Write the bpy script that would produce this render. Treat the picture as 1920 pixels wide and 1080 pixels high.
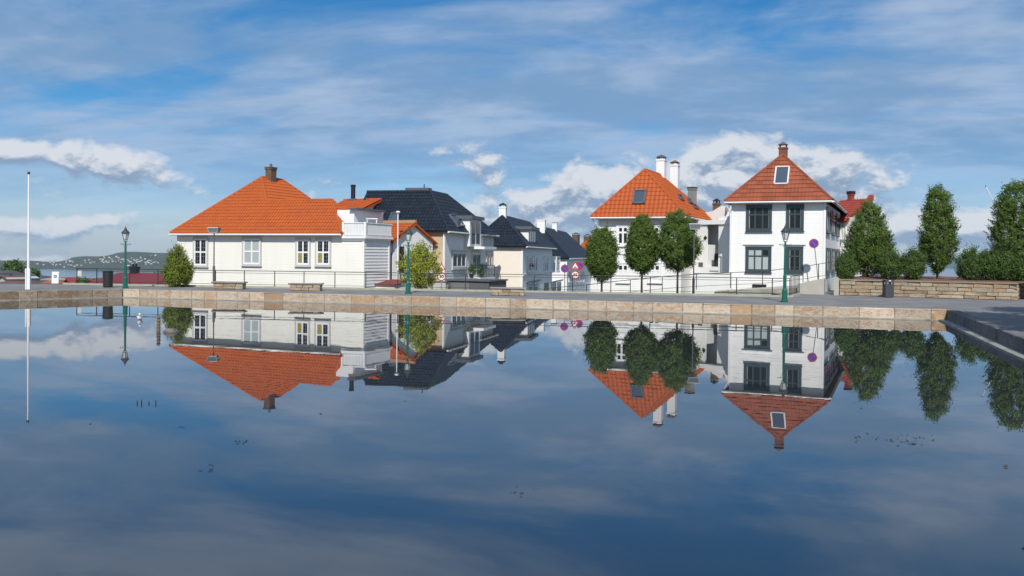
import bpy, bmesh, math, random
from mathutils import Vector, Matrix, noise as mnoise
random.seed(7)
for _o in list(bpy.data.objects):
    bpy.data.objects.remove(_o)
S = bpy.context.scene
COL = S.collection
V = Vector
R = math.radians

# ------------------------------------------------------------------ camera
FPX, PPY = 1700.0, 499.0            # focal length and optical axis row, in photograph pixels
CAMZ, PITCH, ROLL = 2.65, 0.0129, 0.0105
cam_d = bpy.data.cameras.new('camera')
cam = bpy.data.objects.new('camera', cam_d)
COL.objects.link(cam)
cam_d.sensor_width = 36.0
cam_d.lens = FPX / 1920 * 36
cam_d.shift_y = (PPY - 540) / 1920
cam_d.clip_start, cam_d.clip_end = 0.1, 40000
CF = V((0, math.cos(PITCH), -math.sin(PITCH)))
CU0 = V((0, math.sin(PITCH), math.cos(PITCH)))
CR0 = V((1, 0, 0))
CR = CR0 * math.cos(ROLL) + CU0 * math.sin(ROLL)
CU = CU0 * math.cos(ROLL) - CR0 * math.sin(ROLL)
CAM = V((0, 0, CAMZ))
cam.matrix_world = Matrix(((CR.x, CU.x, -CF.x, 0), (CR.y, CU.y, -CF.y, 0), (CR.z, CU.z, -CF.z, CAMZ), (0, 0, 0, 1)))
S.camera = cam
S.render.resolution_x, S.render.resolution_y = 1024, 576

# ------------------------------------------------------------------ sun, sky, exposure
SUN_EL, SUN_DIR2 = R(43), V((-0.04, -1.0)).normalized()       # towards the sun: straight behind the camera
sun_d = bpy.data.lights.new('sun', 'SUN')
sun_d.energy, sun_d.angle, sun_d.color = 3.8, R(0.53), (1.0, 0.955, 0.88)
sun = bpy.data.objects.new('sun', sun_d)
COL.objects.link(sun)
to_sun = V((SUN_DIR2.x * math.cos(SUN_EL), SUN_DIR2.y * math.cos(SUN_EL), math.sin(SUN_EL)))
sun.rotation_euler = to_sun.to_track_quat('Z', 'Y').to_euler()
sun.location = (0, -30, 60)
S.cycles.max_bounces, S.cycles.diffuse_bounces, S.cycles.glossy_bounces = 6, 2, 3
S.cycles.transmission_bounces, S.cycles.volume_bounces, S.cycles.transparent_max_bounces = 2, 1, 8
S.view_settings.view_transform = 'Standard'
S.view_settings.look = 'None'
S.view_settings.exposure = 0.25
S.view_settings.gamma = 1.0
S.view_settings.use_curve_mapping = False

W = bpy.data.worlds.new('World')
S.world = W
W.use_nodes = True
W.cycles.sampling_method = 'MANUAL'
W.cycles.sample_map_resolution = 256
nt = W.node_tree
nt.nodes.clear()


# the sky texture runs at strength 0.1 overall: cloud colours are written for a displayed value and divided back
SKY_S = 0.10
SKY_K = 1.0
VEIL_SEED = 3.7
CLOUDS = [(-0.493, 0.0950, 0.050, 0.018, .24), (-0.413, 0.0885, 0.050, 0.021, .33), (-0.55, 0.100, 0.05, 0.016, .20),
          (0.09, 0.080, 0.10, 0.040, .24), (0.25, 0.092, 0.10, 0.043, .33), (0.37, 0.082, 0.06, 0.034, .25), (-0.04, 0.105, 0.05, 0.026, .25),
          (0.46, 0.030, 0.11, 0.020, .32), (-0.49, 0.021, 0.06, 0.013, .24), (-0.43, 0.030, 0.03, 0.010, .15),
          (0.05, 0.045, 0.20, 0.030, .23), (-0.12, 0.130, 0.02, 0.010, .17), (-0.38, 0.145, 0.05, 0.012, .19), (-0.22, 0.03, 0.10, 0.015, .12)]


def mnode(t, op, a, b=None, c=None, clamp=False):
    n = t.nodes.new('ShaderNodeMath')
    n.operation = op
    n.use_clamp = clamp
    for i, v in enumerate((a, b, c)):
        if v is None:
            continue
        if isinstance(v, (int, float)):
            n.inputs[i].default_value = v
        else:
            t.links.new(v, n.inputs[i])
    return n.outputs[0]


def build_sky(t):
    L = t.links.new
    sky = t.nodes.new('ShaderNodeTexSky')
    sky.sky_type = 'NISHITA'
    sky.sun_disc = False
    sky.sun_elevation = SUN_EL
    sky.sun_rotation = math.atan2(to_sun.x, to_sun.y)
    sky.altitude = 60
    sky.air_density = 1.0
    sky.dust_density = 0.35
    sky.ozone_density = 2.2
    sc = t.nodes.new('ShaderNodeVectorMath')
    sc.operation = 'SCALE'
    sc.inputs[3].default_value = SKY_K
    L(sky.outputs[0], sc.inputs[0])
    tc = t.nodes.new('ShaderNodeTexCoord')
    tint = t.nodes.new('ShaderNodeVectorMath')
    tint.operation = 'MULTIPLY'
    sep = t.nodes.new('ShaderNodeSeparateXYZ')
    L(tc.outputs['Generated'], sep.inputs[0])
    X, Y, Z = sep.outputs
    az = mnode(t, 'ARCTAN2', X, Y)
    el = mnode(t, 'ARCSINE', Z)
    zc = mnode(t, 'ADD', mnode(t, 'MAXIMUM', Z, 0.0), 0.16)

    def vec(a, b, c=0.0):
        n = t.nodes.new('ShaderNodeCombineXYZ')
        for i, v in enumerate((a, b, c)):
            if isinstance(v, (int, float)):
                n.inputs[i].default_value = v
            else:
                L(v, n.inputs[i])
        return n.outputs[0]

    def noise(v, scale, detail, rough, dist=0.0):
        n = t.nodes.new('ShaderNodeTexNoise')
        n.inputs['Scale'].default_value = scale
        n.inputs['Detail'].default_value = detail
        n.inputs['Roughness'].default_value = rough
        n.inputs['Distortion'].default_value = dist
        L(v, n.inputs['Vector'])
        return n.outputs[0]

    def smooth(x, a, b):
        n = t.nodes.new('ShaderNodeMapRange')
        n.interpolation_type = 'SMOOTHSTEP'
        n.inputs[1].default_value, n.inputs[2].default_value = a, b
        L(x, n.inputs[0])
        return n.outputs[0]

    def mixv(f, a, b):
        n = t.nodes.new('ShaderNodeMix')
        n.data_type = 'RGBA'
        L(f, n.inputs[0])
        n.inputs[6].default_value, n.inputs[7].default_value = (*a, 1), (*b, 1)
        return n.outputs[2]

    def mixc(f, a, b):
        n = t.nodes.new('ShaderNodeMix')
        n.data_type = 'RGBA'
        L(f, n.inputs[0])
        for s, i in ((a, 6), (b, 7)):
            if isinstance(s, tuple):
                n.inputs[i].default_value = (s[0] / SKY_S, s[1] / SKY_S, s[2] / SKY_S, 1)
            else:
                L(s, n.inputs[i])
        return n.outputs[2]

    # clear air: paler low down, deep blue above
    clear = mixv(smooth(el, 0.0, 0.20), (0.58, 0.675, 0.90), (0.13, 0.52, 0.80))
    L(sc.outputs[0], tint.inputs[0])
    L(clear, tint.inputs[1])
    # high veil: a flat layer far above, stretched streaks
    px = mnode(t, 'DIVIDE', X, zc)
    py = mnode(t, 'DIVIDE', Y, zc)
    rx = mnode(t, 'ADD', mnode(t, 'MULTIPLY', px, 0.9), mnode(t, 'MULTIPLY', py, -0.32))
    ry = mnode(t, 'ADD', mnode(t, 'MULTIPLY', py, 1.0), mnode(t, 'MULTIPLY', px, 0.30))
    pv = vec(mnode(t, 'MULTIPLY', rx, 0.75), ry, VEIL_SEED)
    n1 = noise(pv, 1.25, 8, 0.58, 0.5)
    n2 = noise(vec(mnode(t, 'MULTIPLY', rx, 0.30), ry, 9.1), 3.6, 6, 0.6, 0.6)
    vd = mnode(t, 'ADD', mnode(t, 'MULTIPLY', n1, 0.74), mnode(t, 'MULTIPLY', n2, 0.26))
    veil = mnode(t, 'MULTIPLY', smooth(vd, 0.315, 0.545), smooth(el, -0.02, 0.16))
    veil = mnode(t, 'MULTIPLY', veil, 0.90)
    bright = noise(pv, 2.3, 6, 0.6, 0.2)
    vcol = mixc(smooth(bright, 0.36, 0.66), (0.180, 0.298, 0.475), (0.345, 0.435, 0.585))
    c1 = mixc(veil, tint.outputs[0], vcol)

    # cumulus banks low in the sky, in angles
    def density(dl):
        e = mnode(t, 'ADD', el, dl)
        v = vec(mnode(t, 'MULTIPLY', az, 1.0), mnode(t, 'MULTIPLY', e, 1.75), 1.3)
        a = noise(v, 8.0, 2, 0.5)
        b = noise(v, 20.0, 6, 0.62, 0.3)
        base = mnode(t, 'ADD', mnode(t, 'MULTIPLY', a, 0.42), mnode(t, 'MULTIPLY', b, 0.58))
        tot = mnode(t, 'ADD', mnode(t, 'MULTIPLY', mnode(t, 'SUBTRACT', base, 0.5), 1.12), 0.5)
        for (ca, ce, sa, se, k) in CLOUDS:
            da = mnode(t, 'DIVIDE', mnode(t, 'SUBTRACT', az, ca), sa)
            de = mnode(t, 'DIVIDE', mnode(t, 'SUBTRACT', e, ce), se)
            q = mnode(t, 'ADD', mnode(t, 'MULTIPLY', da, da), mnode(t, 'MULTIPLY', de, de))
            g = mnode(t, 'MULTIPLY', mnode(t, 'POWER', 2.718, mnode(t, 'MULTIPLY', q, -1.0)), k)
            tot = mnode(t, 'ADD', tot, g)
        # the bank thins out with height above the horizon
        band = mnode(t, 'MULTIPLY', smooth(e, 0.03, 0.15), -0.16)
        return mnode(t, 'ADD', tot, band)
    d0 = density(0.0)
    d1 = density(0.012)
    cm = mnode(t, 'MULTIPLY', smooth(d0, 0.55, 0.70), 0.93)
    lit = mnode(t, 'SUBTRACT', d0, d1)
    fine = mnode(t, 'MULTIPLY', mnode(t, 'SUBTRACT', noise(vec(az, mnode(t, 'MULTIPLY', el, 1.6), 5.0), 30.0, 5, 0.55), 0.5), 0.10)
    lt = smooth(mnode(t, 'ADD', lit, fine), -0.06, 0.10)
    ccol = mixc(lt, (0.215, 0.295, 0.42), (0.61, 0.635, 0.675))
    c2 = mixc(cm, c1, ccol)
    bg = t.nodes.new('ShaderNodeBackground')
    bg.inputs['Strength'].default_value = SKY_S
    L(c2, bg.inputs[0])
    out = t.nodes.new('ShaderNodeOutputWorld')
    L(bg.outputs[0], out.inputs[0])



build_sky(nt)


# ------------------------------------------------------------------ photograph pixel -> place
def ray(x, y):
    return CF + CR * ((x - 960) / FPX) - CU * ((y - PPY) / FPX)


def onz(x, y, z):
    d = ray(x, y)
    return CAM + d * ((z - CAMZ) / d.z)


def atd(x, y, d):
    r = ray(x, y)
    return CAM + r * (d / r.y)


def onplane(x, y, p0, n):
    r = ray(x, y)
    return CAM + r * ((V(p0) - CAM).dot(n) / r.dot(n))


def plan(x, d):
    """plan point of photograph column x at distance d"""
    p = atd(x, 477 + 0.0105 * (x - 960), d)
    return V((p.x, p.y))


def zcol(p2, x, y):
    """height that pixel (x, y) has at the distance of plan point p2"""
    return atd(x, y, p2.y).z


# ------------------------------------------------------------------ materials
MATS = {}


def mat(name, col, rough=0.7, var=0.0, nscale=3.0, bump=0.0, bscale=20.0, isl=0.0, objr=0.0, spec=0.5, col2=None, metal=0.0,
        coat=0.0, trans=0.0, hue=0.0, streak=False):
    """procedural material: base colour varied by world-space noise, by mesh island and by object, with fine relief"""
    if name in MATS:
        return MATS[name]
    m = bpy.data.materials.new(name)
    m.use_nodes = True
    t = m.node_tree
    b = t.nodes['Principled BSDF']
    b.inputs['Roughness'].default_value = rough
    b.inputs['Specular IOR Level'].default_value = spec
    b.inputs['Metallic'].default_value = metal
    b.inputs['Coat Weight'].default_value = coat
    L = t.links.new
    geo = t.nodes.new('ShaderNodeNewGeometry')
    pos = geo.outputs['Position']
    if streak:
        mp = t.nodes.new('ShaderNodeMapping')
        mp.inputs['Scale'].default_value = (1, 1, 0.15)
        L(pos, mp.inputs[0])
        pos = mp.outputs[0]
    rgb = t.nodes.new('ShaderNodeRGB')
    rgb.outputs[0].default_value = (*col, 1)
    c = rgb.outputs[0]
    nz = t.nodes.new('ShaderNodeTexNoise')
    nz.inputs['Scale'].default_value = nscale
    nz.inputs['Detail'].default_value = 6
    nz.inputs['Roughness'].default_value = 0.62
    L(pos, nz.inputs['Vector'])
    if col2 is not None:
        mx = t.nodes.new('ShaderNodeMix')
        mx.data_type = 'RGBA'
        f = t.nodes.new('ShaderNodeMapRange')
        f.inputs[1].default_value, f.inputs[2].default_value = 0.38, 0.64
        L(nz.outputs[0], f.inputs[0])
        ff = f.outputs[0]
        if isl or objr:
            src = geo.outputs['Random Per Island'] if isl else None
            if objr:
                oi = t.nodes.new('ShaderNodeObjectInfo')
                src = oi.outputs['Random']
            ff = mnode(t, 'ADD', mnode(t, 'MULTIPLY', ff, 0.42), mnode(t, 'MULTIPLY', mnode(t, 'POWER', src, 2.2), 0.58))
        L(ff, mx.inputs[0])
        L(c, mx.inputs[6])
        mx.inputs[7].default_value = (*col2, 1)
        c = mx.outputs[2]
    val = None
    if var:
        val = mnode(t, 'ADD', mnode(t, 'MULTIPLY', mnode(t, 'SUBTRACT', nz.outputs[0], 0.5), var * 4), 1.0)
    if isl:
        r = mnode(t, 'ADD', mnode(t, 'MULTIPLY', mnode(t, 'SUBTRACT', geo.outputs['Random Per Island'], 0.5), isl * 2), 1.0)
        val = r if val is None else mnode(t, 'MULTIPLY', val, r)
    if objr:
        oi = t.nodes.new('ShaderNodeObjectInfo')
        r = mnode(t, 'ADD', mnode(t, 'MULTIPLY', mnode(t, 'SUBTRACT', oi.outputs['Random'], 0.5), objr * 2), 1.0)
        val = r if val is None else mnode(t, 'MULTIPLY', val, r)
    if val is not None or hue:
        h = t.nodes.new('ShaderNodeHueSaturation')
        L(c, h.inputs['Color'])
        if val is not None:
            L(val, h.inputs['Value'])
        if hue:
            hv = mnode(t, 'ADD', mnode(t, 'MULTIPLY', mnode(t, 'SUBTRACT', geo.outputs['Random Per Island'], 0.5), hue), 0.5)
            L(hv, h.inputs['Hue'])
        c = h.outputs[0]
    L(c, b.inputs['Base Color'])
    if bump:
        n2 = t.nodes.new('ShaderNodeTexNoise')
        n2.inputs['Scale'].default_value = bscale
        n2.inputs['Detail'].default_value = 5
        L(pos, n2.inputs['Vector'])
        bp = t.nodes.new('ShaderNodeBump')
        bp.inputs['Strength'].default_value = bump
        bp.inputs['Distance'].default_value = 0.02
        L(n2.outputs[0], bp.inputs['Height'])
        L(bp.outputs[0], b.inputs['Normal'])
    if trans:
        tr = t.nodes.new('ShaderNodeBsdfTranslucent')
        L(c, tr.inputs[0])
        ms = t.nodes.new('ShaderNodeMixShader')
        ms.inputs[0].default_value = trans
        L(b.outputs[0], ms.inputs[1])
        L(tr.outputs[0], ms.inputs[2])
        L(ms.outputs[0], t.nodes['Material Output'].inputs[0])
    MATS[name] = m
    return m


def water_mat():
    m = mat('pool_water', (0.022, 0.028, 0.034), 0.0, spec=0.5)
    t = m.node_tree
    b = t.nodes['Principled BSDF']
    b.inputs['IOR'].default_value = 1.85
    b.inputs['Roughness'].default_value = 0.0
    L = t.links.new
    geo = t.nodes.new('ShaderNodeNewGeometry')
    mp = t.nodes.new('ShaderNodeMapping')
    mp.inputs['Scale'].default_value = (0.55, 1.0, 1)
    mp.inputs['Rotation'].default_value = (0, 0, 0.3)
    L(geo.outputs['Position'], mp.inputs[0])
    n = t.nodes.new('ShaderNodeTexNoise')
    n.inputs['Scale'].default_value = 1.6
    n.inputs['Detail'].default_value = 3
    n.inputs['Roughness'].default_value = 0.5
    L(mp.outputs[0], n.inputs['Vector'])
    big = t.nodes.new('ShaderNodeTexNoise')          # calm and faintly ruffled patches
    big.inputs['Scale'].default_value = 0.09
    L(mp.outputs[0], big.inputs['Vector'])
    h = mnode(t, 'MULTIPLY', n.outputs[0], mnode(t, 'POWER', big.outputs[0], 2.0))
    bp = t.nodes.new('ShaderNodeBump')
    bp.inputs['Strength'].default_value = 1.0
    bp.inputs['Distance'].default_value = 0.0020
    L(h, bp.inputs['Height'])
    L(bp.outputs[0], b.inputs['Normal'])
    return m




def stone_mat(name, a, b, c):
    """quarried stone: blotches of three tones, grain and chips, each block a little different"""
    m = mat(name, a, 0.88, bump=1.0, bscale=22)
    t = m.node_tree
    L = t.links.new
    bs = t.nodes['Principled BSDF']
    geo = t.nodes.new('ShaderNodeNewGeometry')
    oi = t.nodes.new('ShaderNodeObjectInfo')
    def nz(scale, det, dist=0.0, st=1.0):
        mp = t.nodes.new('ShaderNodeMapping')
        mp.inputs['Scale'].default_value = (1, 1, st)
        L(geo.outputs['Position'], mp.inputs[0])
        n = t.nodes.new('ShaderNodeTexNoise')
        n.inputs['Scale'].default_value, n.inputs['Detail'].default_value, n.inputs['Roughness'].default_value = scale, det, .65
        n.inputs['Distortion'].default_value = dist
        L(mp.outputs[0], n.inputs['Vector'])
        return n.outputs[0]
    def mx(f, x, y):
        n = t.nodes.new('ShaderNodeMix')
        n.data_type = 'RGBA'
        L(f, n.inputs[0])
        for q, i in ((x, 6), (y, 7)):
            if isinstance(q, tuple):
                n.inputs[i].default_value = (*q, 1)
            else:
                L(q, n.inputs[i])
        return n.outputs[2]
    def ss(x, lo, hi):
        n = t.nodes.new('ShaderNodeMapRange')
        n.interpolation_type = 'SMOOTHSTEP'
        n.inputs[1].default_value, n.inputs[2].default_value = lo, hi
        L(x, n.inputs[0])
        return n.outputs[0]
    per = mnode(t, 'MULTIPLY', mnode(t, 'POWER', oi.outputs['Random'], 2.5), 0.22)
    f1 = ss(mnode(t, 'ADD', nz(2.6, 5, 1.2, 2.2), per), .46, .68)
    f2 = ss(nz(5.5, 6, .8, 1.6), .54, .70)
    col = mx(f2, mx(f1, a, b), c)
    grain = mnode(t, 'ADD', mnode(t, 'MULTIPLY', mnode(t, 'SUBTRACT', nz(38, 3), .5), 1.1), 1.0)
    o2 = mnode(t, 'ADD', mnode(t, 'MULTIPLY', mnode(t, 'FRACT', mnode(t, 'MULTIPLY', oi.outputs['Random'], 7.31)), .30), .85)
    h = t.nodes.new('ShaderNodeHueSaturation')
    L(col, h.inputs['Color'])
    L(mnode(t, 'MULTIPLY', grain, o2), h.inputs['Value'])
    L(h.outputs[0], bs.inputs['Base Color'])
    for n in t.nodes:
        if n.type == 'BUMP':
            n.inputs['Distance'].default_value = .05
            n.inputs['Strength'].default_value = .8
    return m


WHITE = lambda: mat('white_paint', (0.80, 0.795, 0.775), 0.55, var=0.05, nscale=1.4, bump=0.05, bscale=8, streak=True)
CREAM = lambda: mat('cream_paint', (0.81, 0.785, 0.715), 0.6, var=0.05, nscale=1.4, bump=0.05, bscale=8, streak=True)
TRIM = lambda: mat('white_trim', (0.80, 0.80, 0.79), 0.5, var=0.02)
LILAC = lambda: mat('grey_trim', (0.50, 0.48, 0.485), 0.5, var=0.04)
TEAL = lambda: mat('dark_teal_paint', (0.040, 0.062, 0.074), 0.4, var=0.05)
GLASS = lambda: mat('window_glass', (0.016, 0.019, 0.020), 0.06, var=0.4, nscale=1.6, spec=0.22)
CURT = lambda: mat('curtained_glass', (0.38, 0.43, 0.42), 0.12, var=0.05, nscale=2.0, spec=0.6)
YELLOW_CURT = lambda: mat('yellow_curtain', (0.34, 0.27, 0.07), 0.25, var=0.2, nscale=9.0)
IRON = lambda: mat('black_iron', (0.012, 0.013, 0.015), 0.45, var=0.1)
GREEN = lambda: mat('green_cast_iron', (0.008, 0.115, 0.085), 0.35, var=0.08, nscale=6)
LEAD = lambda: mat('lead_flashing', (0.09, 0.10, 0.115), 0.5, var=0.1)
CONC = lambda: mat('pale_concrete', (0.42, 0.40, 0.345), 0.85, var=0.10, nscale=2.5, bump=0.25, bscale=25)
ORANGE = lambda: mat('orange_clay', (0.48, 0.103, 0.016), 0.66, spec=.25, var=0.07, nscale=0.8, isl=0.13, col2=(0.30, 0.070, 0.026), bump=0.15, bscale=30)
ORANGE_OBJ = lambda: mat('orange_clay_tile', (0.47, 0.098, 0.018), 0.64, spec=.25, var=0.07, nscale=1.2, objr=0.10, col2=(0.31, 0.072, 0.026), bump=0.15, bscale=30)
RUSSET_OBJ = lambda: mat('russet_clay_tile', (0.27, 0.075, 0.038), 0.72, spec=.25, var=0.07, nscale=1.2, objr=0.16, bump=0.2, bscale=30)
RUSSET = lambda: mat('russet_clay', (0.265, 0.073, 0.038), 0.72, spec=.25, var=0.07, nscale=1.2, isl=0.16, bump=0.2, bscale=30)
BLACKT = lambda: mat('black_glazed_tile', (0.013, 0.017, 0.026), 0.30, var=0.1, nscale=1.2, isl=0.25, spec=0.5)


# ------------------------------------------------------------------ mesh building
class MB:
    def __init__(self):
        self.v, self.f = [], []

    def add(self, vs, fs):
        o = len(self.v)
        self.v += [tuple(p) for p in vs]
        self.f += [tuple(i + o for i in q) for q in fs]
        return self

    def box(self, o, a, b, c):
        """parallelepiped: corner o, edges a, b, c (right handed)"""
        o, a, b, c = V(o), V(a), V(b), V(c)
        if a.cross(b).dot(c) < 0:
            o, a = o + a, -a
        p = [o, o + a, o + a + b, o + b]
        p += [q + c for q in p]
        return self.add(p, [(3, 2, 1, 0), (4, 5, 6, 7), (0, 1, 5, 4), (1, 2, 6, 5), (2, 3, 7, 6), (3, 0, 4, 7)])

    def cbox(self, x, y, z, sx, sy, sz):
        return self.box((x - sx / 2, y - sy / 2, z), (sx, 0, 0), (0, sy, 0), (0, 0, sz))

    def tube(self, pts, rad, n=8, cap=True):
        pts = [V(p) for p in pts]
        if not isinstance(rad, (list, tuple)):
            rad = [rad] * len(pts)
        vs, fs = [], []
        for i, p in enumerate(pts):
            d = (pts[min(i + 1, len(pts) - 1)] - pts[max(i - 1, 0)]).normalized()
            a = V((0, 0, 1)) if abs(d.z) < 0.95 else V((1, 0, 0))
            u = d.cross(a).normalized()
            w = d.cross(u)
            for k in range(n):
                an = 2 * math.pi * k / n
                vs.append(p + (u * math.cos(an) - w * math.sin(an)) * rad[i])
        for i in range(len(pts) - 1):
            for k in range(n):
                a, b = i * n + k, i * n + (k + 1) % n
                fs.append((a, b, b + n, a + n))
        if cap:
            fs.append(tuple(reversed(range(n))))
            fs.append(tuple(range((len(pts) - 1) * n, len(pts) * n)))
        return self.add(vs, fs)

    def lathe(self, c, prof, n=12, rot=0.0):
        """profile of (radius, z) turned about the vertical through c"""
        c = V(c)
        vs, fs = [], []
        for r, z in prof:
            for k in range(n):
                an = 2 * math.pi * k / n + rot
                vs.append(c + V((r * math.cos(an), r * math.sin(an), z)))
        for i in range(len(prof) - 1):
            for k in range(n):
                a, b = i * n + k, i * n + (k + 1) % n
                fs.append((a, b, b + n, a + n))
        fs.append(tuple(reversed(range(n))))
        fs.append(tuple(range((len(prof) - 1) * n, len(prof) * n)))
        return self.add(vs, fs)

    def slab(self, poly, thick):
        """planar polygon thickened downwards"""
        poly = [V(p) for p in poly]
        n = len(poly)
        nz = sum((poly[i].x * poly[(i + 1) % n].y - poly[(i + 1) % n].x * poly[i].y) for i in range(n))
        if nz < 0:
            poly = poly[::-1]
        low = [p - V((0, 0, thick)) for p in poly]
        fs = [tuple(range(n)), tuple(reversed(range(n, 2 * n)))]
        fs += [(i, i + n, (i + 1) % n + n, (i + 1) % n) for i in range(n)]
        return self.add(poly + low, fs)

    def prism(self, pts2, o, ex, ey, ez):
        """outline pts2 in the frame (o; ex, ey), extruded along ez"""
        o, ex, ey, ez = V(o), V(ex), V(ey), V(ez)
        a = [o + ex * p[0] + ey * p[1] for p in pts2]
        n = len(a)
        if ex.cross(ey).dot(ez) < 0:
            a = a[::-1]
        return self.add(a + [p + ez for p in a],
                        [tuple(reversed(range(n))), tuple(range(n, 2 * n))] +
                        [(i, (i + 1) % n, (i + 1) % n + n, i + n) for i in range(n)])

    def build(self, name, m, parent=None, smooth=False, origin=None):
        me = bpy.data.meshes.new(name)
        if origin is None:
            xs = [p[0] for p in self.v]; ys = [p[1] for p in self.v]; zs = [p[2] for p in self.v]
            origin = V(((min(xs) + max(xs)) / 2, (min(ys) + max(ys)) / 2, min(zs)))
        me.from_pydata([(p[0] - origin[0], p[1] - origin[1], p[2] - origin[2]) for p in self.v], [], self.f)
        me.update()
        if smooth:
            me.polygons.foreach_set('use_smooth', [True] * len(me.polygons))
        return link(name, me, m, parent, origin)


WORLD = {}          # object -> world location of its origin (no parent here is rotated or scaled)


def link(name, me, m, parent, loc, rot=None):
    if m is not None and not me.materials:
        me.materials.append(m)
    o = bpy.data.objects.new(name, me)
    COL.objects.link(o)
    loc = V(loc)
    WORLD[o] = loc
    if parent is not None:
        o.parent = parent
        o.location = loc - WORLD[parent]
    else:
        o.location = loc
    if rot is not None:
        o.rotation_mode = 'QUATERNION'
        o.rotation_quaternion = rot
    return o


def tag(o, label=None, cat=None, group=None, kind=None):
    for k, v in (('label', label), ('category', cat), ('group', group), ('kind', kind)):
        if v:
            o[k] = v
    return o


def thing(name, loc, label, cat, group=None):
    o = bpy.data.objects.new(name, None)
    o.empty_display_size = 0.3
    COL.objects.link(o)
    o.location = V(loc)
    WORLD[o] = V(loc)
    return tag(o, label, cat, group)


def copy_tree(o, loc, label=None):
    """copy a thing, its parts and sub-parts to a new place"""
    def cp(src, par):
        c = src.copy()
        COL.objects.link(c)
        WORLD[c] = WORLD[src] + (V(loc) - WORLD[o])
        if par is None:
            c.location = V(loc)
        else:
            c.parent = par
        for ch in src.children:
            cp(ch, c)
        return c
    c = cp(o, None)
    if label:
        c['label'] = label
    return c


# ------------------------------------------------------------------ the setting
KZ = 0.45                                            # pavement above the water
PL, PR = V((-21.9, 51.0)), V((18.7, 38.9))           # far corners of the basin
PRN, PNR = V((14.3, 25.3)), V((8.4, 5.5))            # right side
PW, PNL = V((-39.5, 32.2)), V((-29.0, 3.6))          # left side
POOL = [PL, PR, PRN, PNR, PNL, PW]
w = MB()
w.add([(p.x, p.y, 0) for p in POOL[::-1]], [tuple(range(6))])
tag(w.build('pool_water', water_mat()), kind='structure')

ASPH = mat('pavement_asphalt', (0.165, 0.165, 0.170), 0.85, var=0.16, nscale=0.7, col2=(0.205, 0.20, 0.195), bump=0.5, bscale=60)
FL = [plan(120, 57.4), plan(685, 54.4), plan(1000, 53.0), plan(1300, 51.2), plan(1484, 50.2)]     # line of the fence
E3 = lambda p, z: (p.x, p.y, z)
z = KZ - 0.006
pv = MB()
BW = 0.40                                            # coping width taken by the basin wall stones


def off(p, q, d):
    u = (q - p).normalized()
    return V((-u.y, u.x)) * d                         # to the left of p -> q


def quad(a, b, c, d):
    pv.add([E3(a, z), E3(b, z), E3(c, z), E3(d, z)], [(0, 1, 2, 3)])


pv.add([E3(p, z) for p in (PL, PR, V((31, 48.0)), V((31.0, 60)), V((16.5, 62)), FL[4] + V((0.1, 0.25)), FL[3] + V((0, .25)), FL[2] + V((0, .25)), FL[1] + V((0, .25)), FL[0] + V((0, .25)),
                                   V((-33, 58)))], [tuple(range(11))])
quad(PR, PRN, V((60, 20)), V((31, 48)))
quad(PRN, PNR, V((60, -12)), V((60, 20)))
quad(PNR, PNL, V((-60, -14)), V((60, -12)))
quad(PNL, PW, V((-70, 30)), V((-60, -14)))
quad(PW, PL, V((-33, 58)), V((-70, 30)))
tag(pv.build('pavement', ASPH), kind='structure')


# land behind the fence falls away to the fjord
def land_h(t):
    P = [(-9e9, -1.4), (-0.4, -1.4), (0.2, 0.05), (9, -0.1), (22, -1.3), (60, -6.5), (130, -12), (400, -30), (1000, -47), (1700, -60.5), (2300, -66)]
    for (a, ha), (b, hb) in zip(P, P[1:]):
        if t <= b:
            return ha + (hb - ha) * (t - a) / (b - a)
    return P[-1][1]


xs = sorted(set([-2600, -1500, -900, -500, -300, -200, -140, -100] + list(range(-80, 81, 5)) + [100, 150, 220, 320, 500, 900, 1500, 2600]))
ts = [-90, -40, -10, -0.5, 0.2, 3, 6, 9, 14, 22, 32, 45, 60, 90, 130, 190, 280, 400, 600, 800, 1000, 1300, 1700, 2000, 2300]
lm = MB()
vs = []
for t_ in ts:
    for x_ in xs:
        yb = 53.2 - 0.135 * x_ if abs(x_) < 80 else 53.2 - 0.135 * math.copysign(80, x_)
        hz = land_h(t_)
        if t_ > 20:
            hz += mnoise.noise(V((x_ * 0.013, t_ * 0.013, 2.0))) * min(4.0, t_ * 0.03)
        vs.append((x_, yb + t_, hz))
nx = len(xs)
lm.add(vs, [(j * nx + i, j * nx + i + 1, (j + 1) * nx + i + 1, (j + 1) * nx + i) for j in range(len(ts) - 1) for i in range(nx - 1)])
tag(lm.build('terrain', mat('hillside_ground', (0.07, 0.085, 0.045), 0.9, var=0.2, nscale=0.05, col2=(0.13, 0.12, 0.10)), smooth=True), kind='structure')

sm = MB()
sm.add([(-3600, -300, -60), (9000, -300, -60), (9000, 7000, -60), (1400, 8800, -60), (500, 3900, -60), (-900, 3750, -60), (-3600, 3600, -60)], [tuple(range(7))])      # the fjord closes behind the near hill, opens to the right
tag(sm.build('fjord_water', mat('fjord', (0.03, 0.05, 0.07), 0.16, var=0.1, nscale=0.01, bump=0.4, bscale=0.3)), kind='structure')


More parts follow.
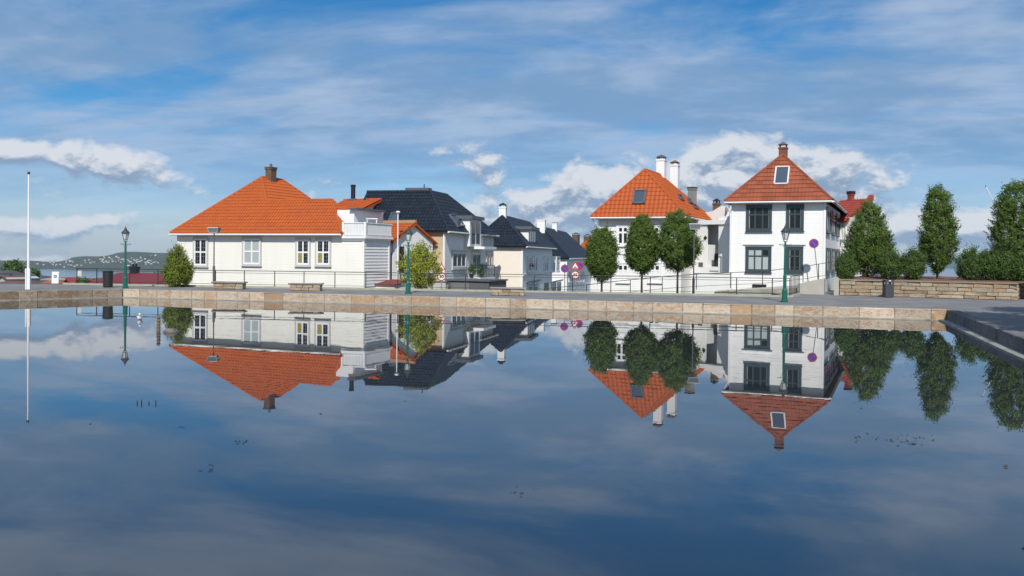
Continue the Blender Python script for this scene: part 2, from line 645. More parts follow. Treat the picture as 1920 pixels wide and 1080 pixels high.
def hill(name, sky, d0, depth, zsea, m, seed, nd=26, step=12):
    """ridge whose skyline follows the photograph, with a real slope in front of and behind it"""
    pts = []
    x = sky[0][0]
    while x <= sky[-1][0]:
        for (a, ya), (b, yb) in zip(sky, sky[1:]):
            if a <= x <= b:
                f = (x - a) / (b - a)
                f = f * f * (3 - 2 * f)
                pts.append((x, ya + (yb - ya) * f))
                break
        x += step
    mb = MB()
    vs = []
    dr = d0 + depth * 0.55
    for (x, y) in pts:
        top = atd(x, y, dr)
        for k in range(nd + 1):
            f = k / nd
            d = d0 + depth * f
            prof = (math.sin(min(f / 0.55, 1) * math.pi / 2) ** 1.1) if f <= 0.55 else math.cos((f - 0.55) / 0.45 * math.pi / 2) ** 0.7
            p = plan(x, d)
            zz = zsea + (top.z - zsea) * max(prof, 0.0)
            q = V((p.x * 0.006, p.y * 0.006, seed))
            zz += (mnoise.noise(q) * 9 + mnoise.noise(q * 3.1) * 4) * min(1, f * 6) * (1 - prof * 0.72)
            if f == 1:
                zz = zsea - 4
            vs.append((p.x, p.y, zz if k else zsea - 3))
    n = nd + 1
    mb.add(vs, [(i * n + k, (i + 1) * n + k, (i + 1) * n + k + 1, i * n + k + 1) for i in range(len(pts) - 1) for k in range(nd)])
    return tag(mb.build(name, m, smooth=True), kind='structure'), (d0, dr)


WOODS = mat('wooded_hill', (0.024, 0.038, 0.022), 0.95, var=0.22, nscale=0.035, col2=(0.055, 0.068, 0.042), bump=1.0, bscale=0.12)
hill('hill', [(-500, 484), (-200, 486), (0, 488), (60, 489), (105, 492), (120, 489), (140, 481.5), (158, 480), (190, 480.5), (210, 478), (224, 473.5), (250, 472.5),
              (300, 474), (360, 473), (450, 478), (600, 485), (900, 490)], 2850, 900, -60, WOODS, 1.0)
hill('mountain', [(1560, 512), (1650, 511), (1700, 510), (1735, 508), (1752, 500), (1775, 489), (1800, 483.5), (1835, 485), (1880, 491), (1980, 492), (2200, 500)], 6200, 1600, -60,
     mat('far_mountain', (0.04, 0.055, 0.035), 0.95, var=0.2, nscale=0.01), 4.0)


# ------------------------------------------------------------------ stonework
def stone_mesh(name, L_, D_, H_, seed, jit=0.018, bev=0.022):
    rnd = random.Random(seed)
    bm = bmesh.new()
    bmesh.ops.create_cube(bm, size=1.0)
    for v in bm.verts:
        v.co = V((v.co.x * L_ + rnd.uniform(-jit, jit) * 0.5, v.co.y * D_ + rnd.uniform(-jit, jit), (v.co.z + 0.5) * H_ + rnd.uniform(-jit, jit) * 0.4))
    bmesh.ops.bevel(bm, geom=list(bm.edges), offset=bev, segments=1, affect='EDGES', profile=0.6)
    me = bpy.data.meshes.new(name)
    bm.to_mesh(me)
    bm.free()
    return me


def yaw(u):
    return Matrix.Rotation(math.atan2(u.y, u.x), 3, 'Z').to_quaternion()


TAN = stone_mat('tan_granite', (0.50, 0.425, 0.335), (0.41, 0.27, 0.165), (0.30, 0.245, 0.19))
BROWN = stone_mat('brown_granite', (0.33, 0.27, 0.20), (0.21, 0.14, 0.085), (0.12, 0.10, 0.08))
GREY = stone_mat('dark_grey_granite', (0.19, 0.185, 0.185), (0.13, 0.125, 0.12), (0.08, 0.08, 0.08))
JOINT = mat('mortar_joint', (0.24, 0.20, 0.155), 0.95, var=0.1, nscale=9)
LEDGE = mat('wet_ledge_concrete', (0.36, 0.35, 0.325), 0.6, var=0.14, nscale=1.6, bump=0.3, col2=(0.21, 0.205, 0.165))


def pool_wall(p, q, m, label, lens, seed, ledge=0.13):
    rnd = random.Random(seed)
    u = (q - p).normalized()
    n = V((-u.y, u.x))
    Lt = (q - p).length
    root = thing('pool_wall', E3((p + q) / 2, 0.0), label, 'stone wall')
    u3, n3 = V((u.x, u.y, 0)), V((n.x, n.y, 0))
    MB().box(E3(p + n * 0.03, -0.4), u3 * Lt, n3 * (BW - 0.06), V((0, 0, KZ + 0.38))).build('wall_core', JOINT, root)
    MB().box(E3(p - n * ledge, -0.4), u3 * Lt, n3 * (ledge + 0.028), V((0, 0, 0.445))).build('ledge', LEDGE, root)
    s = 0.0
    k = 0
    while s < Lt - 0.05:
        l = rnd.uniform(*lens)
        if Lt - s - l < lens[0] * 0.7:
            l = Lt - s
        me = stone_mesh('stone', l - 0.022, BW, KZ + 0.028 + rnd.uniform(-0.006, 0.006), seed * 100 + k)
        c = p + u * (s + l / 2) + n * (BW / 2 + rnd.uniform(-0.012, 0.012))
        link('stone', me, m, root, E3(c, -0.012), yaw(u))
        s += l
        k += 1
    return root


pool_wall(PL, PR, TAN, 'long low basin wall of tan stone blocks along the far edge of the pool', (0.75, 1.55), 11)
pool_wall(PW, PL, BROWN, 'darker brown stone basin wall at the left, in front of the flagpole', (0.7, 1.3), 12)
pool_wall(PR, PRN, GREY, 'shaded grey stone basin wall running towards the viewer at the right', (0.9, 1.5), 13, ledge=0.34)
pool_wall(PRN, PNR, GREY, 'near end of the shaded basin wall beyond the right edge of the picture', (0.9, 1.5), 14, ledge=0.34)


# ------------------------------------------------------------------ building kit
class Fac:
    """a wall plane seen from outside, A at its left end and B at its right end"""
    def __init__(s, A, B):
        s.A, s.B = V(A), V(B)
        s.u = (s.B - s.A).normalized()
        s.n = V((s.u.y, -s.u.x))
        s.W = (s.B - s.A).length
        s.u3, s.n3 = V((s.u.x, s.u.y, 0)), V((s.n.x, s.n.y, 0))

    def P(s, u, z, o=0.0):
        q = s.A + s.u * u + s.n * o
        return V((q.x, q.y, z))

    def px(s, x, y, o=0.0):
        p = onplane(x, y, s.P(0, 0, o), s.n3)
        return (V((p.x, p.y)) - s.A).dot(s.u), p.z

    def rect(s, x0, y0, x1, y1):
        a, b, c, d = s.px(x0, y0), s.px(x1, y0), s.px(x1, y1), s.px(x0, y1)
        return ((a[0] + d[0]) / 2, (b[0] + c[0]) / 2, (c[1] + d[1]) / 2, (a[1] + b[1]) / 2)


def clap_wall(f, u0, u1, z0, z1, m, parent, board=0.17, name='wall', proud=0.011):
    """lapped weatherboards: every board stands proud at its lower edge"""
    mb = MB()
    z = z0
    while z < z1 - 0.01:
        t = min(z + board, z1)
        a, b = f.P(u0, z, proud), f.P(u1, z, proud)
        c, d = f.P(u1, t, 0.002), f.P(u0, t, 0.002)
        e, g = f.P(u0, z, 0), f.P(u1, z, 0)
        mb.add([a, b, c, d, e, g], [(0, 1, 2, 3), (4, 5, 1, 0)])
        z = t
    mb.add([f.P(u0, z0, -0.1), f.P(u1, z0, -0.1), f.P(u1, z1, -0.1), f.P(u0, z1, -0.1)], [(3, 2, 1, 0)])
    return mb.build(name, m, parent)


def plain_wall(f, u0, u1, z0, z1, m, parent, name='wall', th=0.15):
    return MB().box(f.P(u0, z0, -th), f.u3 * (u1 - u0), f.n3 * th, V((0, 0, z1 - z0))).build(name, m, parent)


def fbox(mb, f, u0, u1, z0, z1, o0, o1):
    return mb.box(f.P(u0, z0, o0), f.u3 * (u1 - u0), f.n3 * (o1 - o0), V((0, 0, z1 - z0)))


def window(house, f, rect, cols=2, rows=(0.55, 0.45), case=None, sash=None, panes=None, cw=0.09, sw=0.05, base=0.03, sill=True, name='window'):
    """casing > sash, panes, sill"""
    u0, u1, z0, z1 = rect
    case, sash = case or TRIM(), sash or TRIM()
    mb = MB()
    fbox(mb, f, u0, u0 + cw, z0, z1, 0.0, base + 0.06)
    fbox(mb, f, u1 - cw, u1, z0, z1, 0.0, base + 0.06)
    fbox(mb, f, u0 + cw, u1 - cw, z0, z0 + cw, 0.0, base + 0.058)
    fbox(mb, f, u0 + cw, u1 - cw, z1 - cw, z1, 0.0, base + 0.058)
    fbox(mb, f, u0 - 0.02, u1 + 0.02, z1, z1 + 0.035, 0.0, base + 0.085)
    win = mb.build(name, case, house)
    a0, a1, b0, b1 = u0 + cw, u1 - cw, z0 + cw, z1 - cw
    if isinstance(cols, int):
        cols = [1.0 / cols] * cols
    cu = [a0 + (a1 - a0) * sum(cols[:i]) for i in range(len(cols) + 1)]
    cz = [b0 + (b1 - b0) * sum(rows[:i]) for i in range(len(rows) + 1)]
    mb = MB()
    for c in cu:
        lo, hi = max(c - sw / 2, a0), min(c + sw / 2, a1)
        if c == cu[0]:
            hi = a0 + sw
        if c == cu[-1]:
            lo = a1 - sw
        fbox(mb, f, lo, hi, b0, b1, 0.0, base + 0.035)
    for c in cz:
        lo, hi = max(c - sw / 2, b0), min(c + sw / 2, b1)
        if c == cz[0]:
            hi = b0 + sw
        if c == cz[-1]:
            lo = b1 - sw
        fbox(mb, f, a0, a1, lo, hi, 0.0, base + 0.033)
    mb.build('sash', sash, win)
    k = 0
    for j in range(len(rows)):
        for i in range(len(cols)):
            pm = panes(i, j) if panes else GLASS()
            g = MB()
            p = [f.P(cu[i] + 0.004, cz[j] + 0.004, base + 0.010), f.P(cu[i + 1] - 0.004, cz[j] + 0.004, base + 0.010),
                 f.P(cu[i + 1] - 0.004, cz[j + 1] - 0.004, base + 0.010), f.P(cu[i] + 0.004, cz[j + 1] - 0.004, base + 0.010)]
            g.add(p, [(0, 1, 2, 3)])
            g.build('pane', pm, win)
            k += 1
    if sill:
        fbox(MB(), f, u0 - 0.04, u1 + 0.04, z0 - 0.05, z0 - 0.003, 0.0, base + 0.11).build('sill', case, win)
    return win


PROF = [0.0, 0.006, 0.036, 0.052, 0.038, 0.010]
FLATP = [0.022, 0.004, 0.004, 0.022, 0.004, 0.004, 0.018]


def tile_geo(w_, h_, prof, lip=0.045, lap=0.05):
    n = len(prof)
    vs, fs = [], []
    for i in range(n):
        x = w_ * i / (n - 1)
        vs += [(x, -lap, prof[i] + lip - 0.05), (x, -lap, prof[i] + lip), (x, h_, prof[i])]
    for i in range(n - 1):
        a, b = i * 3, i * 3 + 3
        fs += [(a, b, b + 1, a + 1), (a + 1, b + 1, b + 2, a + 2)]
    return vs, fs


def plane_frame(poly, e):
    poly = [V(p) for p in poly]
    e = V(e).normalized()
    nr = V((0, 0, 0))
    for i in range(1, len(poly) - 1):
        nr += (poly[i] - poly[0]).cross(poly[i + 1] - poly[0])
    nr.normalize()
    if nr.z < 0:
        nr = -nr
    return poly, e, nr.cross(e).normalized(), nr


def roof_tiles(parent, poly, e, m, tw, th, prof=PROF, single=False, org=None, lift=0.02, name='roof_tiles', jit=0.004):
    """lay courses of tiles over a convex roof plane and cut them at its edges"""
    poly, e, s, nr = plane_frame(poly, e)
    o = V(org) if org is not None else poly[0]
    loc = [((p - o).dot(e), (p - o).dot(s)) for p in poly]
    x0, x1 = min(p[0] for p in loc), max(p[0] for p in loc)
    y0, y1 = min(p[1] for p in loc), max(p[1] for p in loc)
    n = len(poly)
    ar = sum(loc[i][0] * loc[(i + 1) % n][1] - loc[(i + 1) % n][0] * loc[i][1] for i in range(n))
    sg = 1 if ar > 0 else -1
    edges = []
    for i in range(n):
        a, b = loc[i], loc[(i + 1) % n]
        dx, dy = b[0] - a[0], b[1] - a[1]
        l = math.hypot(dx, dy)
        if l < 1e-5:
            continue
        edges.append((a, (dy / l * sg, -dx / l * sg)))       # outward normal
    def dist(p):
        return max((p[0] - a[0]) * q[0] + (p[1] - a[1]) * q[1] for a, q in edges)
    tv, tf = tile_geo(tw, th, prof, lip=0.048 if prof is FLATP else 0.034)
    rot = Matrix((e, s, nr)).transposed()
    shared = None
    mb = MB()
    part = []
    j = math.floor(y0 / th)
    while j * th < y1:
        i = math.floor(x0 / tw)
        while i * tw < x1:
            cs = [(i * tw + a * tw, j * th + b * th) for a in (0.02, 0.98) for b in (0.02, 0.98)]
            dd = [dist(c) for c in cs]
            cen = dist(((i + .5) * tw, (j + .5) * th))
            if min(dd + [cen]) < 0:
                full = max(dd) <= 0.02
                jz = random.uniform(0, jit) + lift
                if single and full:
                    if shared is None:
                        shared = bpy.data.meshes.new('tile')
                        shared.from_pydata(tv, [], tf)
                    link('tile', shared, m, parent, o + e * (i * tw) + s * (j * th) + nr * jz, rot.to_quaternion())
                else:
                    vv = [o + e * (i * tw + a[0]) + s * (j * th + a[1]) + nr * (a[2] + jz) for a in tv]
                    if single:
                        part.append(MB().add(vv, tf))
                    else:
                        mb.add(vv, tf)
            i += 1
        j += 1
    def cut(b, nm):
        bm = bmesh.new()
        bv = [bm.verts.new(p) for p in b.v]
        for fc in b.f:
            bm.faces.new([bv[q] for q in fc])
        for a, q in edges:
            co = o + e * a[0] + s * a[1]
            no = e * q[0] + s * q[1]
            if abs(q[0]) < 0.02 and q[1] < 0:
                continue                                     # tiles hang over the eaves
            bmesh.ops.bisect_plane(bm, geom=list(bm.verts) + list(bm.edges) + list(bm.faces), plane_co=co, plane_no=no, clear_outer=True)
        r = None
        if bm.faces:
            out = MB()
            bm.verts.index_update()
            out.v = [tuple(v.co) for v in bm.verts]
            out.f = [tuple(v.index for v in fc.verts) for fc in bm.faces]
            r = out.build(nm, m, parent)
        bm.free()
        return r
    for b in part:
        cut(b, 'tile')
    if mb.f:
        r = cut(mb, name)
        if r:
            tag(r, kind='stuff')


def ridge_tiles(parent, segs, m, r=0.085, step=0.34):
    mb = MB()
    for p, q in segs:
        p, q = V(p) + V((0, 0, 0.05)), V(q) + V((0, 0, 0.05))
        L_ = (q - p).length
        n = max(1, round(L_ / step))
        for i in range(n):
            a, b = p.lerp(q, i / n), p.lerp(q, min(1, (i + 1.12) / n))
            mb.tube([a, b], [r * 1.12, r * 0.95], n=8)
    return tag(mb.build('ridge_tiles', m, parent), kind='stuff')


def bar_quad(mb, c, nr, w_, d0, d1):
    """frame of bars along the edges of quad c, standing d0..d1 above it along nr"""
    cen = (c[0] + c[1] + c[2] + c[3]) / 4
    for i in range(4):
        a, b = c[i], c[(i + 1) % 4]
        t = (b - a).normalized()
        inn = nr.cross(t)
        if inn.dot(cen - a) < 0:
            inn = -inn
        mb.box(a + nr * d0, b - a, inn * w_, nr * (d1 - d0))
    return mb


def roof_window(parent, poly, e, px4, frame_m, pane_m, w_=0.09, h_=0.14):
    poly, e, s, nr = plane_frame(poly, e)
    c = [onplane(x, y, poly[0] + nr * 0.06, nr) for x, y in px4]
    fr = bar_quad(MB(), c, nr, w_, -0.05, h_).build('skylight', frame_m, parent)
    g = MB()
    cc = sum(c, V((0, 0, 0))) / 4
    g.add([p.lerp(cc, 0.05) + nr * (h_ * 0.55) for p in c], [(0, 1, 2, 3)])
    g.build('pane', pane_m, fr)
    return fr


BRICK = mat('dark_brick', (0.105, 0.062, 0.045), 0.9, var=0.25, nscale=9, col2=(0.16, 0.10, 0.075), bump=0.6, bscale=25)
STUCCO = lambda: mat('white_render', (0.78, 0.775, 0.755), 0.8, var=0.04, nscale=2, bump=0.3, bscale=12, streak=True)


def chimney(parent, f, uc, vc, w_, d_, z0, z1, m, cap=0.10, capm=None, pots=0, lead=0.0, hood=False):
    """stack on a roof at facade coordinates uc across and vc behind the front"""
    mb = MB()
    mb.box(f.P(uc - w_ / 2, z0, -vc - d_ / 2), f.u3 * w_, f.n3 * d_, V((0, 0, z1 - z0)))
    mb.box(f.P(uc - w_ / 2 - 0.04, z1 - 0.12, -vc - d_ / 2 - 0.04), f.u3 * (w_ + .08), f.n3 * (d_ + .08), V((0, 0, 0.10)))
    ch = mb.build('chimney', m, parent)
    c = MB()
    if hood:
        for a in (-1, 1):
            for b in (-1, 1):
                c.box(f.P(uc + a * (w_ / 2 - .06) - .03, z1 + .001, -vc + b * (d_ / 2 - .06) - .03), f.u3 * .06, f.n3 * .06, V((0, 0, .16)))
        o = f.P(uc, z1 + .16, -vc)
        A = [o + f.u3 * (a * (w_ / 2 + .05)) + f.n3 * (b * (d_ / 2 + .05)) for a, b in ((-1, -1), (1, -1), (1, 1), (-1, 1))]
        c.add(A + [o + V((0, 0, .22))], [(0, 1, 4), (1, 2, 4), (2, 3, 4), (3, 0, 4), (3, 2, 1, 0)])
    else:
        c.box(f.P(uc - w_ / 2 - 0.06, z1 + 0.001, -vc - d_ / 2 - 0.06), f.u3 * (w_ + .12), f.n3 * (d_ + .12), V((0, 0, cap)))
        for i in range(pots):
            px_ = f.P(uc + (i - (pots - 1) / 2) * w_ / max(pots, 1), 0, -vc)
            c.lathe(V((px_.x, px_.y, z1 + cap)), [(.10, -0.01), (.085, .22), (.10, .24), (.07, .24)], 10)
    c.build('cap', capm or IRON(), ch)
    if lead:
        MB().box(f.P(uc - w_ / 2 - .05, z0, -vc - d_ / 2 - .05), f.u3 * (w_ + .1), f.n3 * (d_ + .1), V((0, 0, lead))).build('flashing', LEAD(), ch)
    return ch


def roof_body(parent, planes, m, thick=0.12):
    mb = MB()
    for poly, e in planes:
        mb.slab([V(p) - V((0, 0, 0.015)) for p in poly], thick)
    return mb.build('roof', m, parent)


def gutter(parent, a, b, m, h=0.13, out=0.10):
    a, b = V(a), V(b)
    t = (b - a).normalized()
    n = t.cross(V((0, 0, 1)))
    mb = MB().box(a - V((0, 0, h + .02)), b - a, n * 0.05, V((0, 0, h)))
    mb.tube([a + n * (0.05 + out * .5) - V((0, 0, .08)), b + n * (0.05 + out * .5) - V((0, 0, .08))], out * .5, 8)
    return mb.build('gutter', m, parent)


def hip_solve(f, px, ov, ze, side):
    """apex of equal-pitched front and side planes that meet on the 45 degree hip; returns t, k, apex height"""
    r = ray(*px)
    u0 = -ov if side < 0 else f.W + ov
    base = f.P(u0, 0, ov)
    dirp = f.u3 * (-side) - f.n3
    # CAM + r*a = base + dirp*t in plan
    det = r.x * (-dirp.y) - (-dirp.x) * r.y
    bx, by = base.x - CAM.x, base.y - CAM.y
    a = (bx * (-dirp.y) - (-dirp.x) * by) / det
    t = (r.x * by - r.y * bx) / det
    zz = CAM.z + r.z * a
    return t, (zz - ze) / t, zz


def on_line(f, u, x):
    """how far behind the front (v) the plan line u = const is crossed by photograph column x"""
    p = atd(x, 400, 10.0)
    d = V((p.x, p.y))
    o = f.A + f.u * u
    n_ = -f.n
    det = d.x * (-n_.y) + n_.x * d.y
    return (d.x * o.y - d.y * o.x) / det


def on_row(f, v, x):
    """how far along the front (u) the plan line v = const is crossed by photograph column x"""
    p = atd(x, 400, 10.0)
    d = V((p.x, p.y))
    o = f.A - f.n * v
    det = d.x * (-f.u.y) + f.u.x * d.y
    return (d.x * o.y - d.y * o.x) / det


# ------------------------------------------------------------------ white clapboard house with the big orange roof (left)
def house_left():
    f = Fac(plan(333, 63.0), plan(683, 57.1))
    root = thing('clapboard_house', f.P(f.W / 2, 0, -3), 'low cream clapboard house with big orange hipped roof and brick chimney', 'house')
    ov = 0.35
    ze = f.px(480, 437.5, ov)[1]
    t, k, za = hip_solve(f, (491, 333.5), ov, ze, -1)
    uw, zw = None, None
    # wing ridge lies in the front plane
    fn = (f.n3 * k + V((0, 0, 1))).normalized()
    p0 = f.P(0, ze, ov)
    q1 = onplane(516, 377.5, p0, fn)
    zw = q1.z
    vw = (zw - ze) / k - ov
    q2 = onplane(621, 379, p0, fn)
    ur2 = (V((q2.x, q2.y)) - f.A).dot(f.u)
    ue = on_row(f, -ov, 640)
    P3 = lambda u, v, z: f.P(u, z, -v)
    ap = P3(t - ov, t - ov, za)
    va2 = on_line(f, t - ov, 529)
    ap2 = P3(t - ov, va2, za)
    vb = va2 + t
    r1u = 2 * t - ov - (zw - ze) / k
    R1, R2 = P3(r1u, vw, zw), P3(ur2, vw, zw)
    FLe, FRe, E1 = P3(-ov, -ov, ze), P3(ue, -ov, ze), P3(r1u, -ov, ze)
    print('LEFT t %.2f k %.2f ze %.2f za %.2f zw %.2f vw %.2f r1u %.2f (px) ur2 %.2f ue %.2f vb %.2f' % (t, k, ze, za, zw, vw, r1u, ur2, ue, vb))
    main = [FLe, E1, R1, ap]
    wing = [E1, FRe, R2, R1]
    right = [P3(2 * t - ov, -ov, ze), P3(2 * t - ov, vb, ze), ap2, ap]
    left = [P3(-ov, vb, ze), FLe, ap, ap2]
    back = [P3(2 * t - ov, vb, ze), P3(-ov, vb, ze), ap2]
    wback = [P3(ue, 2 * vw + ov, ze), P3(r1u, 2 * vw + ov, ze), R1, R2]
    wend = [FRe, P3(ue, 2 * vw + ov, ze), R2]
    planes = [(main, f.u3), (wing, f.u3), (right, -f.n3), (left, f.n3), (back, -f.u3), (wback, -f.u3), (wend, -f.n3)]
    roof_body(root, planes, ORANGE())
    for i, (pl, e) in enumerate(planes[:4]):
        roof_tiles(root, pl, e, ORANGE(), 0.235, 0.34, org=FLe if i < 2 else None)
    roof_tiles(root, wend, -f.n3, ORANGE(), 0.235, 0.34)
    ridge_tiles(root, [(FLe, ap), (ap, ap2), (ap, R1), (R1, R2), (R2, FRe), (ap2, P3(2 * t - ov, vb, ze))], ORANGE())
    gutter(root, FLe, FRe, TRIM())
    zb = -0.9
    D = vb - ov
    clap_wall(f, 0, f.W, zb, ze - 0.12, CREAM(), root)
    fl = Fac(f.A - f.n * D, f.A)
    clap_wall(fl, 0, D, zb, ze - 0.12, CREAM(), root)
    fb = Fac(f.B - f.n * (2 * vw), f.A - f.n * D)
    plain_wall(fb, 0.1, fb.W, zb, ze - 0.12, CREAM(), root)
    for (u0, u1) in ((-0.02, 0.14), (f.W - 0.14, f.W + 0.02)):
        fbox(MB(), f, u0, u1, zb, ze - 0.13, -0.1, 0.045).build('corner_board', CREAM(), root)
    fbox(MB(), f, 0, ue, ze - 0.32, ze - 0.13, -0.1, 0.05).build('frieze_board', CREAM(), root)
    def dark(i, j): return GLASS()
    def cur(i, j): return CURT()
    def yel(i, j): return YELLOW_CURT() if (i == 0 and j == 0) else GLASS()
    for px, fn_ in (((363, 445, 391, 500), dark), ((455, 445, 491, 498), cur), ((555, 447, 583, 499), yel), ((592, 447, 621.5, 499), yel)):
        r = f.rect(*px)
        w_ = window(root, f, r, 2, (0.5, 0.5), LILAC(), TRIM(), fn_, cw=0.10, sw=0.10)
        if fn_ is not cur:                                  # thin glazing bars within each pane
            mb = MB()
            u0, u1, z0, z1 = r
            for i in range(2):
                uc = u0 + .1 + (u1 - u0 - .2) * (0.25 + 0.5 * i)
                fbox(mb, f, uc - .009, uc + .009, z0 + .2, z1 - .2, 0.04, 0.052)
            for i in range(2):
                for q in (1 / 3, 2 / 3):
                    zc = z0 + .1 + (z1 - z0 - .2) * (0.5 * i + 0.5 * q)
                    fbox(mb, f, u0 + .2, u1 - .2, zc - .009, zc + .009, 0.04, 0.05)
            mb.build('glazing_bar', mat('dull_glazing_bar', (0.22, 0.21, 0.22), .5), w_)
    # brick chimney just behind the hip
    vc = 0.9 + (t - ov)
    uc = on_row(f, vc, 507.5)
    p = f.P(uc, 0, -vc)
    ztop = zcol(V((p.x, p.y)), 507, 315)
    zlow = zcol(V((p.x, p.y)), 507, 350)
    chimney(root, f, uc, vc, 0.52, 0.6, zlow - 0.9, ztop, BRICK, cap=0.06, capm=LEAD(), pots=1)
    # flat-roofed annex with balcony on top, at the right end
    za_ = f.px(684, 447, 0.1)[1]
    fr = Fac(f.B, f.B - f.n * 3.0)
    ua = on_row(f, 0, 640)
    clap_wall(fr, 0, 3.0, zb, za_ - 0.05, WHITE(), root, board=0.2, proud=0.035)
    fbox(MB(), fr, 2.9, 3.08, zb, za_ - 0.06, -0.1, 0.06).build('corner_board', TRIM(), root)
    rl = root
    dk = MB()
    dk.box(f.P(ua + 0.1, za_, 0.22), f.u3 * (f.W - ua + 0.12), -f.n3 * 3.4, V((0, 0, 0.14)))
    dk.box(f.P(ua + 0.1, za_ - 0.12, 0.12), f.u3 * (f.W - ua + 0.02), -f.n3 * 3.2, V((0, 0, 0.118)))
    deck = dk.build('balcony_deck', TRIM(), root)
    zt = f.px(684, 417, 0.15)[1]
    zf = za_ + 0.14
    fo = Fac(f.P(ua + 0.25, 0, 0.15).xy, f.P(f.W + 0.15, 0, 0.15).xy)
    fs = Fac(fo.B, fo.B - fo.n * 3.2)
    for g, nb in ((fo, 15), (fs, 30)):
        rb = MB()
        fbox(rb, g, -0.06, g.W + .06, zt - 0.05, zt, -0.07, 0.05)
        fbox(rb, g, 0, g.W, zf + 0.08, zf + 0.14, -0.04, 0.03)
        rb.build('balcony_rail', TRIM(), root)
        st = g.W / nb
        for i in range(nb):
            wd = 0.082 if g is fo else 0.088
            fbox(MB(), g, i * st + st * .5 - wd * .5, i * st + st * .5 + wd * .5, zf + 0.02, zt - 0.052, -0.022, 0.008).build('baluster', TRIM(), root)
    for uu in (-0.06, fo.W - 0.06):
        fbox(MB(), fo, uu, uu + 0.13, zf + .002, zt + 0.03, -0.08, 0.055).build('newel_post', TRIM(), root)
    # white stair block rising behind the balcony, against the wing's hipped end
    vs_ = 0.95
    us0, us1 = on_row(f, vs_, 632.5), on_row(f, vs_, 664)
    zs_ = zcol(f.P(us0, 0, -vs_).xy, 648, 394)
    sb = MB().box(f.P(us0, zf + .002, -vs_), f.u3 * (us1 - us0), -f.n3 * 3.6, V((0, 0, zs_ - zf))).build('stair_block', TRIM(), root)
    MB().box(f.P(us1 - .25, zs_ + .004, -vs_ + .25), f.u3 * .6, -f.n3 * 3.6, V((0, 0, .12))).build('stair_block_roof', LEAD(), sb)
    # garden table on the balcony, seen above the rail
    tp = f.P(f.W - 0.4, 0, -1.6)
    zt2 = zcol(V((tp.x, tp.y)), 690, 411)
    return f, zf, tp, zt2


FA, BALC_Z, TABLE_P, TABLE_Z = house_left()
tb = thing('balcony_table', (TABLE_P.x, TABLE_P.y, BALC_Z), 'white table standing on the balcony of the cream clapboard house', 'table')
MB().cbox(TABLE_P.x, TABLE_P.y, TABLE_Z, 0.75, 0.75, 0.05).build('table_top', TRIM(), tb)
for a in (-1, 1):
    for b in (-1, 1):
        MB().cbox(TABLE_P.x + a * .3, TABLE_P.y + b * .3, BALC_Z, .05, .05, TABLE_Z - BALC_Z).build('leg', TRIM(), tb)


# ------------------------------------------------------------------ plain hipped house
class Hip:
    def __init__(s, name, label, A, B, D, ov, ze, zb, wallm, roofm, tw, th, apex, ridge_back, prof=PROF, single=None, board=0.17, clap=True, tile_planes=(0, 1), cat='house', rm2=None):
        f = s.f = Fac(A, B)
        s.root = thing(name, f.P(f.W / 2, zb, -D / 2), label, cat)
        s.D, s.ov, s.ze, s.zb = D, ov, ze, zb
        P3 = s.P3 = lambda u, v, z: f.P(u, z, -v)
        um = f.W / 2
        va = on_line(f, um, apex[0])
        pa = f.P(um, 0, -va)
        za = atd(apex[0], apex[1], pa.y).z
        s.va, s.za, s.um = va, za, um
        vb = max(va + 0.05, ridge_back)
        r0, r1 = P3(um, va, za), P3(um, vb, za)
        c = [P3(-ov, -ov, ze), P3(f.W + ov, -ov, ze), P3(f.W + ov, D + ov, ze), P3(-ov, D + ov, ze)]
        s.c, s.r0, s.r1 = c, r0, r1
        s.front, s.right, s.left, s.back = [c[0], c[1], r0], [c[1], c[2], r1, r0], [c[3], c[0], r0, r1], [c[2], c[3], r1]
        s.planes = [(s.front, f.u3), (s.right, -f.n3), (s.left, f.n3), (s.back, -f.u3)]
        print(name, 'W %.2f D %.2f ze %.2f za %.2f va %.2f vb %.2f' % (f.W, D, ze, za, va, vb))
        roof_body(s.root, s.planes, rm2 or roofm)
        for i in tile_planes:
            pl, e = s.planes[i]
            roof_tiles(s.root, pl, e, roofm if i == single or single is None else (rm2 or roofm), tw, th, prof, single=(i == single), name='roof_tiles')
        ridge_tiles(s.root, [(c[0], r0), (c[1], r0), (c[2], r1), (r0, r1)], rm2 or roofm)
        gutter(s.root, c[0], c[1], TRIM())
        gutter(s.root, c[1], c[2], TRIM())
        s.fr = Fac(f.B, f.B - f.n * D)
        s.fl = Fac(f.A - f.n * D, f.A)
        s.fb = Fac(s.fr.B, s.fl.A)
        for g in (f, s.fr, s.fl):
            if clap:
                clap_wall(g, 0, g.W, zb, ze - 0.1, wallm, s.root, board)
            else:
                plain_wall(g, 0.0, g.W - 0.151, zb, ze - 0.1, wallm, s.root)
        plain_wall(s.fb, 0.151, s.fb.W - 0.151, zb, ze - 0.1, wallm, s.root)
        for g, u0 in ((f, -0.02), (f, f.W - 0.12), (s.fr, s.fr.W - 0.12)):
            fbox(MB(), g, u0, u0 + 0.14, zb, ze - 0.12, -0.1, 0.046).build('corner_board', TRIM(), s.root)


